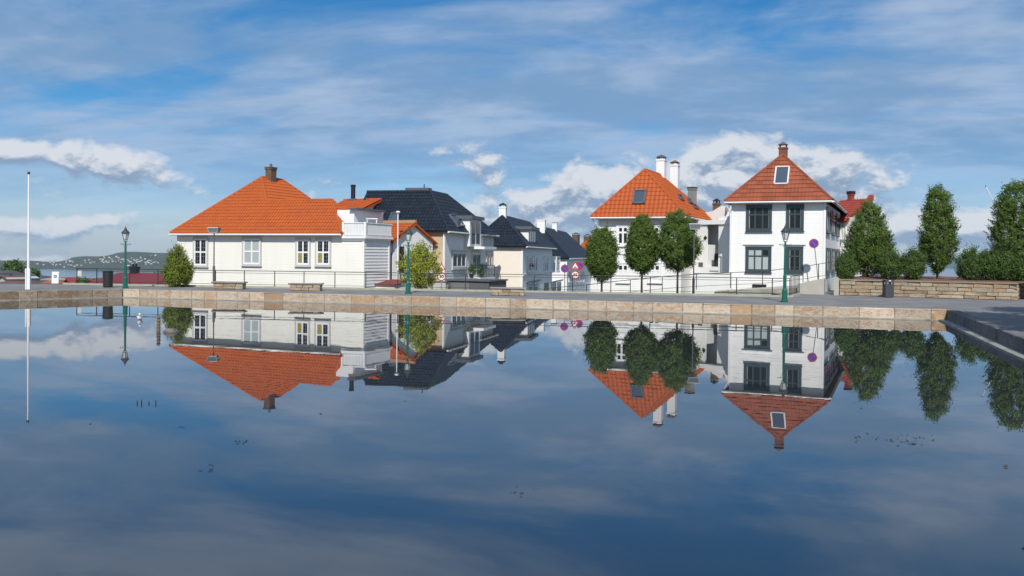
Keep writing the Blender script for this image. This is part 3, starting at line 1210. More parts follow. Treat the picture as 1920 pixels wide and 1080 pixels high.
# right-hand house, russet tiles that can be counted
def house_right():
    A, B = plan(1371, 59.6), plan(1547, 57.3)
    tmp = Fac(A, B)
    ze = tmp.px(1450, 376.5, 0.4)[1]
    h = Hip('clapboard_house', 'white two-storey house with russet tiled pyramid roof and dark teal windows', A, B, on_line(tmp, tmp.W, 1577), 0.40, ze, -0.3, WHITE(), RUSSET_OBJ(), 0.46, 0.36,
            (1466, 291), 6.0, prof=FLATP, single=0, board=0.16, rm2=RUSSET())
    f = h.f
    rm = h.root
    def mixp(i, j): return GLASS()
    def lowp(i, j): return CURT() if j == 0 or i < 2 else GLASS()
    for px, nc, pf in (((1399, 385, 1447.5, 434), 3, mixp), ((1474, 384, 1507.5, 433), 2, mixp), ((1398, 463, 1446.5, 510.5), 3, lowp), ((1474.5, 463, 1506, 511.5), 2, mixp)):
        window(rm, f, f.rect(*px), nc, (0.66, 0.34), TEAL(), TEAL(), pf, cw=0.11, sw=0.09)
        u0, u1, z0, z1 = f.rect(*px)
        if pf is mixp:                                      # pale curtains drawn to the sides behind the glass
            cm = mat('pale_curtain', (0.33, 0.33, 0.31), .8, var=.2, nscale=12)
            mb = MB()
            fbox(mb, f, u0 + .13, u0 + .24, z0 + .16, z1 - .14, 0.041, 0.046)
            fbox(mb, f, u1 - .22, u1 - .13, z0 + .16, z1 - .14, 0.041, 0.046)
            mb.build('curtain', cm, rm)
        if px[1] > 450:
            fbox(MB(), f, u0 - .15, u1 + .15, z1 + 0.14, z1 + 0.22, 0.0, 0.10).build('window_hood', TRIM(), rm)
    fr = h.fr
    for x0, x1 in ((1548.5, 1556), (1559, 1566), (1567.5, 1573)):
        for (ya, yb) in ((388, 435), (464, 512)):
            a = fr.px(x0, ya)[0]; b = fr.px(x1, ya)[0]
            zt = f.px(1500, ya + 1)[1]; zb = f.px(1500, yb)[1]
            window(rm, fr, (a, b, zb, zt), 2, (0.66, 0.34), TEAL(), TEAL(), mixp, cw=0.10, sw=0.08)
    roof_window(rm, h.front, f.u3, [(1450.5, 347.5), (1478, 347), (1481.5, 313.5), (1454.5, 314)], mat('pale_skylight_frame', (0.62, 0.62, 0.60), 0.4), mat('skylight_glass', (0.06, 0.08, 0.11), 0.03, spec=0.7))
    ztop = h.za + 0.55
    chimney(rm, f, h.um, h.va + 0.25, 0.52, 0.52, h.za - 0.5, ztop, mat('red_brick', (0.17, 0.07, 0.045), 0.9, var=0.3, nscale=9, bump=0.6), hood=True, capm=BRICK)
    # stone plinth and cellar grille
    fbox(MB(), f, -0.02, f.W + .02, -0.3, f.px(1450, 546)[1], -0.1, 0.05).build('plinth', CONC(), rm)
    u0, u1, z0, z1 = f.rect(1411, 533, 1437, 538)
    fbox(MB(), f, u0, u1, z0, z1, 0.0, 0.09).build('cellar_grille', IRON(), rm)
    # down pipe at the left corner
    MB().tube([f.P(-.35, ze - .15, .42), f.P(-.06, ze - .75, .12), f.P(-.06, 0.3, .12)], .045, 8).build('down_pipe', TRIM(), rm)
    return h


HI = house_right()


def house_mid():
    A, B = plan(1122, 64.0), plan(1277, 61.6)
    tmp = Fac(A, B)
    ze = tmp.px(1200, 406, 0.4)[1]
    h = Hip('rendered_house', 'white house with orange hipped roof and two tall white chimneys behind three street trees', A, B, 8.2, 0.45, ze, -0.6, WHITE(), ORANGE_OBJ(), 0.31, 0.33,
            (1208, 319), 5.2, single=0, board=0.16, rm2=ORANGE())
    f, rm = h.f, h.root
    for px, rw in (((1156, 422, 1181, 461), (0.66, 0.34)), ((1214, 422, 1240, 461), (0.66, 0.34)), ((1156, 493, 1181, 530), (0.62, 0.38)), ((1215, 493, 1241, 530), (0.62, 0.38))):
        low = px[1] > 480
        window(rm, f, f.rect(*px), 2, rw, TRIM(), TRIM(), (lambda i, j: TRIM() if (low and j == 0) else GLASS()), cw=0.07, sw=0.13)
    roof_window(rm, h.front, f.u3, [(1186, 383), (1209, 382.5), (1213, 356.5), (1189.5, 357)], LEAD(), mat('skylight_glass', (0.06, 0.08, 0.11), 0.03))
    for (x, yt) in ((1239, 299), (1264.5, 309)):
        vc = on_line(f, h.um + 0.05, x)
        p = f.P(h.um + .05, 0, -vc)
        chimney(rm, f, h.um + 0.05, vc, 0.62, 0.62, h.za - 1.0, zcol(V((p.x, p.y)), x, yt), STUCCO(), hood=True, capm=BRICK)
    for x0, y0, x1, y1, dy in ((1270, 365, 1276, 375, 6), (1287, 372, 1292, 381, 6), (1297, 383, 1303, 391, 6)):
        roof_window(rm, h.right, -f.n3, [(x0 + 4, y1), (x1 + 6, y1 + 3), (x1, y0 + 3), (x0, y0)], LEAD(), mat('skylight_glass', (0.06, 0.08, 0.11), 0.03), w_=0.06)
    fbox(MB(), f, 0, f.W, f.px(1200, 477)[1], f.px(1200, 474)[1], 0, .07).build('string_course', TRIM(), rm)
    MB().tube([f.P(-.35, ze - .15, .42), f.P(.02, ze - .7, .12), f.P(.02, -.5, .12)], .045, 8).build('down_pipe', TRIM(), rm)
    return h


HG = house_mid()


# ------------------------------------------------------------------ white yard building between the two (terrace with open bay)
def annex():
    f = Fac(plan(1296, 64.4), plan(1372, 62.0))
    zt = f.px(1330, 421)[1]
    root = thing('terrace_building', f.P(f.W / 2, -0.5, -2), 'white terrace building with open shaded bay and small diamond window between orange and russet houses', 'building')
    ub0, ub1 = f.px(1333, 460)[0], f.px(1347, 460)[0]
    zf = f.px(1330, 500)[1]
    STU = STUCCO()
    plain_wall(f, 0, ub0 - .35, zf, zt, STU, root)
    plain_wall(f, 0, f.W, -0.6, zf - .002, STU, root, name='base_wall', th=2.6)
    plain_wall(f, ub1, f.W, zf, zt + 0.55, STU, root, th=1.4)
    fbox(MB(), f, 0, f.W, zt + .002, zt + 0.3, -2.6, 0.12).build('cornice', TRIM(), root)
    fbox(MB(), f, 0, ub1 + .05, zf, zt, -1.35, -1.2).build('bay_wall', STU, root)
    fbox(MB(), f, ub0 - .35, ub0 - .25, zf, zt - 1.4, -1.18, -0.02).build('screen', TRIM(), root)
    u, z_ = f.px(1323, 446)
    f2 = f
    mb = MB()
    mb.prism([(0, -.16), (.14, 0), (0, .16), (-.14, 0)], f.P(u, z_, 0.01), f.u3, V((0, 0, 1)), f.n3 * 0.05)
    mb.build('diamond_window', IRON(), root)
    r = f.rect(1310, 492, 1318, 500)
    fbox(MB(), f, r[0], r[1], r[2], r[3], 0.0, 0.03).build('hatch', LEAD(), root)
    # low sloped grey roof behind, and a tall white gable beside the russet house
    g0 = [f.P(ub1 - 0.6, zt + .31, -2.2), f.P(f.W + 0.3, zt + .31, -2.2), f.P(f.W + 0.3, zt + 1.5, -4.5), f.P(ub1 - 2.4, zt + 1.5, -4.5)]
    MB().slab(g0, 0.12).build('roof', mat('grey_sheet_roof', (0.24, 0.235, 0.235), 0.7, var=0.1), root)
    ug = f.px(1352, 420)[0]
    zg = f.px(1356, 397)[1]
    mb = MB()
    mb.prism([(ug, zt + .25), (f.W + .25, zt + .25), (f.W + .25, zg + .55), (f.W - .35, zg + .45)], f.P(0, 0, -0.35), f.u3, V((0, 0, 1)), -f.n3 * 0.6)
    mb.build('gable_wall', STU, root)
    rb = MB()
    q = [f.px(x_, y_, -4.52) for x_, y_ in ((1312, 400), (1336, 396), (1352, 386), (1378, 392))]
    rb.prism([(q[0][0], zt), (q[3][0], zt)] + q[::-1], f.P(0, 0, -4.52), f.u3, V((0, 0, 1)), -f.n3 * 2.5)
    rb.build('rear_block', STU, root)
    for x, yt, yb, w_, m in ((1297.5, 351, 378, 0.5, mat('grey_render', (0.25, 0.24, 0.22), 0.9, var=.15)), (1343.5, 379, 396, 0.42, BRICK)):
        uc = on_row(f, 5.2, x)
        pp = f.P(uc, 0, -5.2)
        chimney(root, f, uc, 5.2, w_, w_, zt + 0.2, zcol(V((pp.x, pp.y)), x, yt + 2), m, hood=(x > 1300), cap=0.08)
    # terrace chair
    c = f.P(ub1 - .45, zf, -0.7)
    ch = thing('terrace_chair', c, 'dark garden chair in the shaded bay of the terrace building', 'chair')
    MB().cbox(c.x, c.y, c.z + .42, .45, .45, .05).build('seat', IRON(), ch)
    MB().cbox(c.x, c.y + .22, c.z + .47, .45, .04, .45).build('backrest', IRON(), ch)
    for a in (-1, 1):
        for b in (-1, 1):
            MB().cbox(c.x + a * .19, c.y + b * .19, c.z, .04, .04, .42).build('leg', IRON(), ch)
    # long white yard wall in front, at street level
    fw = Fac(plan(1300, 60.5), plan(1500, 57.0))
    zt2 = fw.px(1400, 514)[1]
    yw = thing('yard_wall', fw.P(fw.W / 2, 0, 0), 'long plain white yard wall behind the railing, left of the russet house', 'wall')
    plain_wall(fw, 0, on_row(fw, 0, 1372), -0.6, zt2, STU, yw, name='wall_face', th=0.25)
    fbox(MB(), fw, -.05, on_row(fw, 0, 1372), zt2 + .002, zt2 + .06, -0.3, 0.06).build('coping', TRIM(), yw)
    u0, u1, z0, z1 = fw.rect(1330, 507.5, 1347, 509.5)
    fbox(MB(), fw, u0, u1, z0, z1, 0.0, 0.03).build('vent', LEAD(), yw)


annex()


# ------------------------------------------------------------------ red gable beyond the russet house
def red_gable():
    f = Fac(plan(1573, 71.0), plan(1593, 70.1))
    root = thing('rear_house', f.P(0.5, 0.3, -2), 'white rear house with red tiled roof, glimpsed behind the russet house and the tree', 'house')
    zl, zt = f.px(1575, 408)[1], f.px(1590, 371)[1]
    zr = f.px(1595, 408)[1]
    plain_wall(f, 0.2, f.W + 2.0, 0.2, zl, WHITE(), root)
    REDT = mat('red_tile', (0.29, 0.048, 0.027), 0.6, isl=0.15, var=.05)
    pl = [f.P(-2.0, zl - 0.3, 0.3), f.P(f.W - 0.05, zl - 0.3, 0.3), f.P(f.W - 0.05, zt, -2.4), f.P(-2.0, zt, -2.4)]
    MB().slab(pl, 0.12).build('roof', REDT, root)
    roof_tiles(root, pl, f.u3, REDT, 0.26, 0.34)
    mb = MB()
    mb.prism([(-0.3, zl - .9), (-2.4, zt - .1), (-2.4, zt + .3), (-2.1, zt + .3), (-0.1, zl - .5)], f.P(f.W - .05, 0, 0), f.n3, V((0, 0, 1)), f.u3 * 0.25)
    mb.build('parapet', REDT, root)
    uc = on_row(f, 2.4, 1595)
    chimney(root, f, uc, 2.4, .35, .4, zt - .3, f.px(1595, 366)[1] + .3, REDT, cap=0.22, capm=IRON())
    for x0, x1 in ((1576, 1580.5), (1582, 1587)):
        window(root, f, f.rect(x0, 417, x1, 448), 2, (0.6, 0.4), TRIM(), TRIM(), None, cw=.05, sw=.04)
        window(root, f, f.rect(x0, 462, x1, 495), 2, (0.6, 0.4), TRIM(), TRIM(), None, cw=.05, sw=.04)


red_gable()


# ------------------------------------------------------------------ street of dark-roofed houses
SU = V((0.986, -0.166)).normalized()


def street_house(label, Bx, Bd, ov, ey, apex, W_, far_x, zb, frontm, sidem, verge=None, roofm=None, rl=None, su=None, va=None):
    """hipped at the near right corner; the right side runs away along the street"""
    B = plan(Bx, Bd)
    f = Fac(B - (su or SU) * W_, B)
    ze = f.px(*ey, ov)[1]
    t, k, za = hip_solve(f, apex, ov, ze, 1)
    tf = t
    if va:                                                # front and street slopes of different pitch
        tf = va
        ur = on_row(f, va - ov, apex[0])
        t = W_ + ov - ur
        za = zcol(f.P(ur, 0, -(va - ov)).xy, *apex)
    P3 = lambda u, v, z: f.P(u, z, -v)
    root = thing('street_house', P3(W_ * .7, 4, zb), label, 'house')
    b = P3(W_ + ov - t, tf - ov, za)
    vc = on_line(f, W_ + ov - t, rl) if rl else t + 6
    c = P3(W_ + ov - t, vc, za)
    vfar = vc + t if far_x is None else on_line(f, W_, far_x)
    vfar = max(vfar, vc + 1.5)
    ul = on_row(f, tf - ov, verge) if verge else W_ + ov - 2 * t
    c0, c1 = P3(W_ + ov, -ov, ze), P3(W_ + ov, vfar, ze)
    if verge:
        front = [P3(ul, -ov, ze), c0, b, P3(ul, tf - ov, za)]
        rest = [([P3(ul, 2 * tf - ov, ze), P3(ul, tf - ov, za), b, P3(W_ + ov - t, 2 * tf, ze)], f.u3)]
        ridges = [(P3(ul, tf - ov, za), b)]
        u_l = ul + .3
    else:
        ul = W_ + ov - 2 * t
        front = [P3(ul, -ov, ze), c0, b]
        rest = [([P3(ul, vfar, ze), P3(ul, -ov, ze), b, c], f.n3)]
        ridges = [(P3(ul, -ov, ze), b)]
        u_l = ul + ov
    right = [c0, c1, c, b]
    planes = [(front, f.u3), (right, -f.n3)] + rest
    if not verge:
        planes.append(([c1, P3(ul, vfar, ze), c], -f.u3))
    else:
        planes.append(([c1, P3(W_ + ov - 2 * t, vfar, ze), c], -f.u3))
        planes.append(([P3(W_ + ov - 2 * t, vfar, ze), P3(W_ + ov - 2 * t, 2 * tf, ze), P3(W_ + ov - t, 2 * tf, za - .02), c], f.n3))
    print('STREET', label[:20], 't %.2f k %.2f ze %.2f za %.2f vc %.1f vfar %.1f' % (t, k, ze, za, vc, vfar))
    rm = roofm or BLACKT()
    roof_body(root, planes, rm)
    roof_tiles(root, front, f.u3, rm, 0.25, 0.36)
    roof_tiles(root, right, -f.n3, rm, 0.25, 0.36)
    ridge_tiles(root, ridges + [(c0, b), (b, c), (c, c1)], rm)
    fr = Fac(f.B, f.B - f.n * (vfar - ov))
    clap_wall(fr, 0, fr.W, zb, ze - 0.1, sidem, root, 0.18)
    if frontm.name.startswith('beige'):
        plain_wall(f, u_l, W_, zb, ze - 0.1, frontm, root, name='gable_wall')
    else:
        clap_wall(f, u_l, W_, zb, ze - 0.1, frontm, root, 0.18)
    fl = Fac(P3(u_l, vfar - ov, 0).xy, P3(u_l, 0, 0).xy)
    plain_wall(fl, 0, fl.W - .16, zb, ze - 0.1, sidem, root)
    fbk = Fac(fr.B, fl.A)
    plain_wall(fbk, .16, fbk.W - .16, zb, ze - 0.1, sidem, root)
    gutter(root, c0, c1, TRIM())
    fbox(MB(), f, W_ - .13, W_ + .02, zb, ze - 0.11, -0.1, 0.045).build('corner_board', TRIM(), root)
    return dict(f=f, fr=fr, root=root, ze=ze, za=za, t=t, k=k, front=front, right=right, P3=P3, W=W_, ov=ov)


BEIGE = mat('beige_render', (0.50, 0.395, 0.26), 0.85, var=0.05, nscale=1.5)
C = street_house('white house with glossy black tiled roof, beige gable wall and small dormer balcony', 834, 64.0, 0.3, (800, 432.5), (806, 359.5), 12.5, 928, -2.2, BEIGE, WHITE(), verge=688, rl=837, su=V((0.970, -0.2425)), va=3.3)
f, fr, rt = C['f'], C['fr'], C['root']
for px, nc in (((847, 470, 873, 504), 3), ((911, 471, 922, 503), 2)):
    window(rt, fr, fr.rect(*px), nc, (1.0,), LILAC(), TRIM(), None, cw=.12, sw=.10)
fbox(MB(), f, 4, 12.36, f.px(800, 457)[1], f.px(800, 456.3)[1], 0, .02).build('render_joint', LILAC(), rt)
# dormer with glazed doors on the street slope
u0, u1 = fr.px(881, 430, .45)[0], fr.px(902, 430, .45)[0]
zd0, zd1 = fr.px(881, 462, .45)[1], fr.px(884, 411, .45)[1]
dm = MB()
fbox(dm, fr, u0, u1, zd0, zd1, -3.6, 0.45)
dor = dm.build('dormer', WHITE(), rt)
fbox(MB(), fr, u0 - .2, u1 + .2, zd1 + .002, zd1 + .26, -3.7, 0.68).build('dormer_roof', LEAD(), dor)
for a, b in ((0.14, 0.44), (0.56, 0.86)):
    uu0, uu1 = u0 + (u1 - u0) * a, u0 + (u1 - u0) * b
    fbox(MB(), fr, uu0, uu1, zd0 + .2, zd1 - .25, 0.451, 0.475).build('pane', GLASS(), dor)
def small_balcony(name, px_slab, o, railh=0.95, plants=False):
    a = fr.px(px_slab[0], px_slab[1])[0]; b = fr.px(px_slab[2], px_slab[1])[0]
    zz = fr.px(px_slab[0], px_slab[1])[1]
    sl = fbox(MB(), fr, a, b, zz - .2, zz, 0.02, o).build(name, TRIM(), rt)
    rb = MB()
    for u_ in (a + .05, b - .05):
        rb.tube([fr.P(u_, zz, o - .06), fr.P(u_, zz + railh, o - .06)], .025, 6)
        rb.tube([fr.P(u_, zz + railh, o - .06), fr.P(u_, zz + railh, 0.04)], .02, 6)
    rb.tube([fr.P(a, zz + railh, o - .06), fr.P(b, zz + railh, o - .06)], .025, 6)
    n = 9
    for i in range(1, n):
        u_ = a + (b - a) * i / n
        rb.tube([fr.P(u_, zz, o - .06), fr.P(u_, zz + railh, o - .06)], .012, 4)
    rb.build('railing', IRON(), sl)
    return a, b, zz
small_balcony('balcony', (879, 462, 903, 462), 1.25)
a, b, zz = small_balcony('balcony', (878, 521, 906, 521), 1.0)
r = fr.rect(884, 473, 900, 519)
window(rt, fr, (r[0], r[1], zz, r[3]), 2, (0.3, 0.7), TRIM(), TRIM(), None, cw=.12, sw=.08, sill=False, name='balcony_door')
r = roof_window(rt, C['right'], -C['f'].n3, [(858, 427), (871, 424.5), (852, 402.5), (841, 403)], LEAD(), mat('skylight_glass', (0.06, 0.08, 0.11), 0.03))
roof_window(rt, C['front'], C['f'].u3, [(728, 417), (745, 417), (750, 400), (735, 400)], LEAD(), mat('skylight_glass', (0.06, 0.08, 0.11), 0.03))
vr = 3.3 - .3 + 0.45
uc0, uc1 = on_row(f, vr, 763), on_row(f, vr, 806)
zc = zcol(f.P(uc0, 0, -vr).xy, 780, 353)
mb = MB().box(f.P(uc0, C['za'] - .6, -vr - .4), f.u3 * (uc1 - uc0), f.n3 * .8, V((0, 0, zc - C['za'] + .6)))
vt = mb.build('ridge_vent_housing', LEAD(), rt)
p = f.P(on_row(f, vr, 795), zc - .01, -vr)
MB().tube([p, p + V((0, 0, .3))], .05, 8).build('vent_pipe', LEAD(), vt)
MB().tube([f.P(12.45, C['ze'] - .2, .12), f.P(12.45, -1.5, .12)], .045, 8).build('down_pipe', TRIM(), rt)

D_ = street_house('pale cream house with black tiled roof and white dormer farther down the street', 980, 79.5, 0.35, (955, 461), (942, 405), 7.0, None, -4.5,
                  mat('pale_cream_paint', (0.78, 0.70, 0.60), 0.6, var=.04), WHITE(), rl=993)
f, fr, rt = D_['f'], D_['fr'], D_['root']
for x0, x1 in ((988.5, 995), (997, 1006), (1019, 1027), (1034, 1040), (1042, 1049)):
    window(rt, fr, fr.rect(x0, 481, x1, 510), 2, (0.65, 0.35), TRIM(), TRIM(), None, cw=.10, sw=.07)
for x0, x1 in ((989, 997), (999, 1007), (1034, 1042), (1044, 1051)):
    window(rt, fr, fr.rect(x0, 529, x1, 548), 2, (0.6, 0.4), TRIM(), TRIM(), None, cw=.10, sw=.07)
u0, u1, z0, z1 = fr.rect(1020, 530, 1028, 560)
fbox(MB(), fr, u0, u1, z0, z1, 0.0, 0.06).build('door', mat('dark_door', (0.03, 0.028, 0.026), .4), rt)
for x0, x1, y in ((986, 1010, 526), (1032, 1053, 526)):
    u0, u1, z0, z1 = fr.rect(x0, y, x1, y + 2)
    fbox(MB(), fr, u0, u1, z0, z1, 0.0, 0.25).build('window_hood', LEAD(), rt)
fbox(MB(), fr, 0.1, fr.W, fr.px(1000, 513)[1] - .08, fr.px(1000, 513)[1] + .08, 0, .08).build('string_course', TRIM(), rt)
# dormer
oo = 0.0
u0, u1 = fr.px(991, 450, oo)[0], fr.px(1004, 450, oo)[0]
zd0, zd1 = D_['ze'] - .2, fr.px(995, 431, oo)[1]
dor = fbox(MB(), fr, u0, u1, zd0, zd1, -4.5, oo).build('dormer', WHITE(), rt)
fbox(MB(), fr, u0 - .3, u1 + .4, zd1 + .002, zd1 + .28, -4.6, oo + .35).build('dormer_roof', LEAD(), dor)
for i in range(3):
    q0, q1 = u0 + (u1 - u0) * (0.08 + i * .31), u0 + (u1 - u0) * (0.30 + i * .31)
    fbox(MB(), fr, q0, q1, zd0 + .6, zd1 - .15, oo + .001, oo + .03).build('pane', GLASS(), dor)
chimney(rt, f, 7.0 + .35 - D_['t'], D_['t'] - .1, .62, .62, D_['za'] - .6, zcol(f.P(4, 0, -D_['t']).xy, 941, 388), STUCCO(), hood=True)

E_ = street_house('farthest black roofed house down the street with grey shaded wall and two white chimneys', 1063, 112.0, 0.35, (1062, 484), (1016, 426), 7.5, None, -8,
                  WHITE(), WHITE(), rl=1062)
f, fr, rt = E_['f'], E_['fr'], E_['root']
for x0, x1 in ((1066, 1069), (1071, 1074), (1077, 1080), (1083, 1085.5), (1088, 1090.5), (1093, 1095)):
    window(rt, fr, fr.rect(x0, 508, x1, 528), 2, (0.65, 0.35), TRIM(), TRIM(), None, cw=.12, sw=.08)
for x, yt, w_ in ((1015.5, 413, 1.0), (1040.5, 418, .7)):
    vv = on_line(f, f.W + .35 - E_['t'], x)
    p = f.P(f.W + .35 - E_['t'], 0, -vv)
    chimney(rt, f, f.W + .35 - E_['t'], vv, w_, w_, E_['za'] - .8, zcol(p.xy, x, yt), STUCCO(), cap=.06, capm=(STUCCO() if w_ > .8 else BRICK))


# ------------------------------------------------------------------ smaller buildings behind the cream house and along the street
def gable_house(label, A, B, D, zb, ze, zr, wallm, roofm, tiles=True, ov=0.25, name='rear_house', tw=0.25, th=0.34):
    """ridge parallel to its front"""
    f = Fac(A, B)
    root = thing(name, f.P(f.W / 2, zb, -D / 2), label, 'house')
    P3 = lambda u, v, z: f.P(u, z, -v)
    k = (zr - ze) / (D / 2)
    lo = ze - k * ov
    fp = [P3(-ov, -ov, lo), P3(f.W + ov, -ov, lo), P3(f.W + ov, D / 2, zr), P3(-ov, D / 2, zr)]
    bp = [P3(f.W + ov, D + ov, lo), P3(-ov, D + ov, lo), P3(-ov, D / 2, zr), P3(f.W + ov, D / 2, zr)]
    roof_body(root, [(fp, f.u3), (bp, -f.u3)], roofm)
    if tiles:
        roof_tiles(root, fp, f.u3, roofm, tw, th)
        ridge_tiles(root, [(fp[3], fp[2])], roofm)
    mb = MB()
    mb.box(P3(0, 0, zb), f.u3 * f.W, -f.n3 * D, V((0, 0, ze - zb - .12)))
    for u_ in (0, f.W - .12):
        mb.prism([(0, ze - .12), (D, ze - .12), (D / 2, zr - .14)], P3(u_, 0, 0), -f.n3, V((0, 0, 1)), f.u3 * .12)
    mb.build('wall', wallm, root)
    return f, root


A, B = plan(604, 66.0), plan(666, 64.8)
t0 = Fac(A, B)
f2, r2 = gable_house('orange roofed white house just behind the cream house with black stove pipe', A, B, 6.0, 0, t0.px(650, 397)[1], atd(640, 375, 68).z, WHITE(), ORANGE())
p = f2.P(on_row(f2, 3.0, 667) - .25, 0, -3.0)
zt = zcol(p.xy, 667, 347); zl = zcol(p.xy, 667, 374)
sp = MB().tube([V((p.x, p.y, zl - .4)), V((p.x, p.y, zt))], .17, 12).build('stove_pipe', IRON(), r2)
MB().lathe(V((p.x, p.y, zl - .3)), [(.42, 0), (.42, .30), (.25, .36)], 12).build('collar', LEAD(), sp)
MB().lathe(V((p.x, p.y, zt + .002)), [(.20, -.12), (.21, 0), (.1, .03)], 12).build('cowl', IRON(), sp)

A, B = plan(683, 62.2), plan(737, 60.6)
t0 = Fac(A, B)
f3, r3 = gable_house('small white house with low orange roof and tan ridge board beside the black roofed house', A, B, 4.0, -1.5, t0.px(720, 449)[1], atd(730, 419, 63.3).z, WHITE(), ORANGE())
window(r3, f3, f3.rect(724, 456, 735, 472), 2, (.5, .5), TRIM(), TRIM(), None, cw=.06)
f3r = Fac(f3.B, f3.B - f3.n * 4.0)
u0, u1, z0, z1 = f3r.rect(748, 462, 757, 510)
fbox(MB(), f3r, u0, u1, z0, z1, 0, .04).build('door', mat('dark_door', (0.03, 0.028, 0.026), .4), r3)
mb = MB().box(f3.P(-.3, atd(730, 419, 63.3).z + .02, -1.9), f3.u3 * (f3.W + .5), -f3.n3 * .2, V((0, 0, .2)))
mb.build('ridge_board', mat('tan_board', (0.42, 0.27, 0.16), .7), r3)

A, B = plan(925, 81.5), plan(951, 80.8)
t0 = Fac(A, B)
f4, r4 = gable_house('low white outhouse with russet tiled roof squeezed between the two black roofed houses', A, B, 4.4, -4, t0.px(935, 495)[1], atd(935, 472, 83).z, WHITE(), RUSSET())

A, B = plan(1083, 150), plan(1130, 148)
t0 = Fac(A, B)
f5, r5 = gable_house('distant orange roofed house with two brick chimneys at the end of the street', A, B, 8, -12, t0.px(1090, 468)[1], atd(1090, 450, 154).z, WHITE(), ORANGE(), tw=.5, th=.6)
for x, yt in ((1080.5, 440), (1102, 443)):
    uc = on_row(f5, 4, x)
    chimney(r5, f5, uc, 4, 1.0, 1.0, atd(1090, 450, 154).z - 1.0, zcol(f5.P(uc, 0, -4).xy, x, yt), BRICK, hood=True)

# garage block under the balcony and a low shed by the cream house
f = Fac(plan(838, 61.5), plan(917, 60.3))
g = thing('garage', f.P(f.W / 2, -1, -1.5), 'dark grey garage block below the dormer balcony house, behind the railing', 'garage')
plain_wall(f, 0, f.W, -1.0, f.px(870, 527)[1], mat('dark_grey_boards', (0.10, 0.10, 0.105), .7, var=.08), g, name='wall', th=3.0)
fbox(MB(), f, -.1, f.W + .1, f.px(870, 527)[1] + .002, f.px(870, 525)[1] + .03, -3.1, .12).build('roof_slab', LEAD(), g)
u0, u1, z0, z1 = f.rect(846, 530, 880, 548)
fbox(MB(), f, u0, u1, z0, z1, 0, .04).build('garage_door', mat('garage_door_grey', (0.16, 0.16, 0.17), .5), g)
f = Fac(plan(812, 60.8), plan(836, 60.5))
g = thing('utility_cabinet', f.P(f.W / 2, 0, 0), 'pale grey utility cabinet below the 30 sign and the hump warning', 'cabinet')
cb = fbox(MB(), f, 0, f.W, -.3, f.px(820, 529)[1], -.5, 0).build('body', mat('cabinet_grey', (0.45, 0.46, 0.45), .5), g)
for k_ in range(2):
    fbox(MB(), f, f.W * (.04 + .48 * k_), f.W * (.48 + .48 * k_), -.2, f.px(820, 531)[1], 0.001, .02).build('door', mat('cabinet_grey', (0.45, 0.46, 0.45), .5), g)
fbox(MB(), f, -.05, f.W + .05, f.px(820, 529)[1] + .002, f.px(820, 529)[1] + .06, -.55, .05).build('lid', LEAD(), g)
f = Fac(plan(692, 58.6), plan(740, 57.6))
g = thing('low_shed', f.P(f.W / 2, 0, -1), 'low white shed with flat dark red roof between clapboard annex and maple', 'shed')
plain_wall(f, 0, f.W, -.4, f.px(715, 534)[1], WHITE(), g, th=1.6)
MB().slab([f.P(-.1, f.px(715, 532.5)[1], .12), f.P(f.W + .1, f.px(715, 532.5)[1], .12), f.P(f.W + .1, f.px(715, 525)[1], -1.9), f.P(-.1, f.px(715, 525)[1], -1.9)], .08).build(
    'roof', mat('dark_red_roof', (0.16, 0.035, 0.03), .7, var=.1), g)


# ------------------------------------------------------------------ roofs of the town below, left
def town_house(label, x0, x1, yr, ye, d, wallc, roofc, group=None, D=None, gable=False):
    A, B = plan(x0, d), plan(x1, d * 0.985)
    f = Fac(A, B)
    D = D or min(9.0, max(4.0, f.W * .7))
    ze = f.px((x0 + x1) / 2, ye)[1]
    zr = atd((x0 + x1) / 2, yr, d + D / 2).z
    zb = ze - 7
    root = thing('town_house', f.P(f.W / 2, zb, -D / 2), label, 'house', 'houses of the town below the pool terrace')
    P3 = lambda u, v, z: f.P(u, z, -v)
    wm = mat('town_wall_%d%d%d' % tuple(int(c * 99) for c in wallc), wallc, .7, var=.06)
    rm = mat('town_roof_%d%d%d' % tuple(int(c * 99) for c in roofc), roofc, .7, var=.1)
    w_ = f.W
    mb = MB()
    mb.box(P3(0, 0, zb), f.u3 * w_, -f.n3 * D, V((0, 0, ze - zb)))
    rb = MB()
    if gable:                                             # gable end towards the viewer
        mb.prism([(0, ze), (w_, ze), (w_ / 2, zr)], P3(0, 0.05, 0), f.u3, V((0, 0, 1)), -f.n3 * (D - .1))
        for a, b in (((-.3, ze - .3), (w_ / 2, zr + .12)), ((w_ + .3, ze - .3), (w_ / 2, zr + .12))):
            rb.slab([P3(a[0], -.3, a[1] + .1), P3(b[0], -.3, b[1]), P3(b[0], D, b[1]), P3(a[0], D, a[1] + .1)], .2)
    else:
        rb.slab([P3(-.3, -.4, ze), P3(w_ + .3, -.4, ze), P3(w_ - w_ * .12, D / 2, zr), P3(w_ * .12, D / 2, zr)], .2)
        rb.slab([P3(-.3, D, ze), P3(w_ + .3, D, ze), P3(w_ - w_ * .12, D / 2, zr), P3(w_ * .12, D / 2, zr)], .2)
        rb.slab([P3(-.3, D, ze), P3(-.3, -.4, ze), P3(w_ * .12, D / 2, zr)], .2)
        rb.slab([P3(w_ + .3, D, ze), P3(w_ + .3, -.4, ze), P3(w_ - w_ * .12, D / 2, zr)], .2)
    mb.build('wall', wm, root)
    rb.build('roof', rm, root)
    for i in range(2):
        for j in range(2):
            a = w_ * (.2 + .45 * i)
            fbox(MB(), f, a, a + w_ * .16, ze - 2.2 - 2.8 * j, ze - .8 - 2.8 * j, 0, .04).build('window', GLASS(), root)
    return f, root


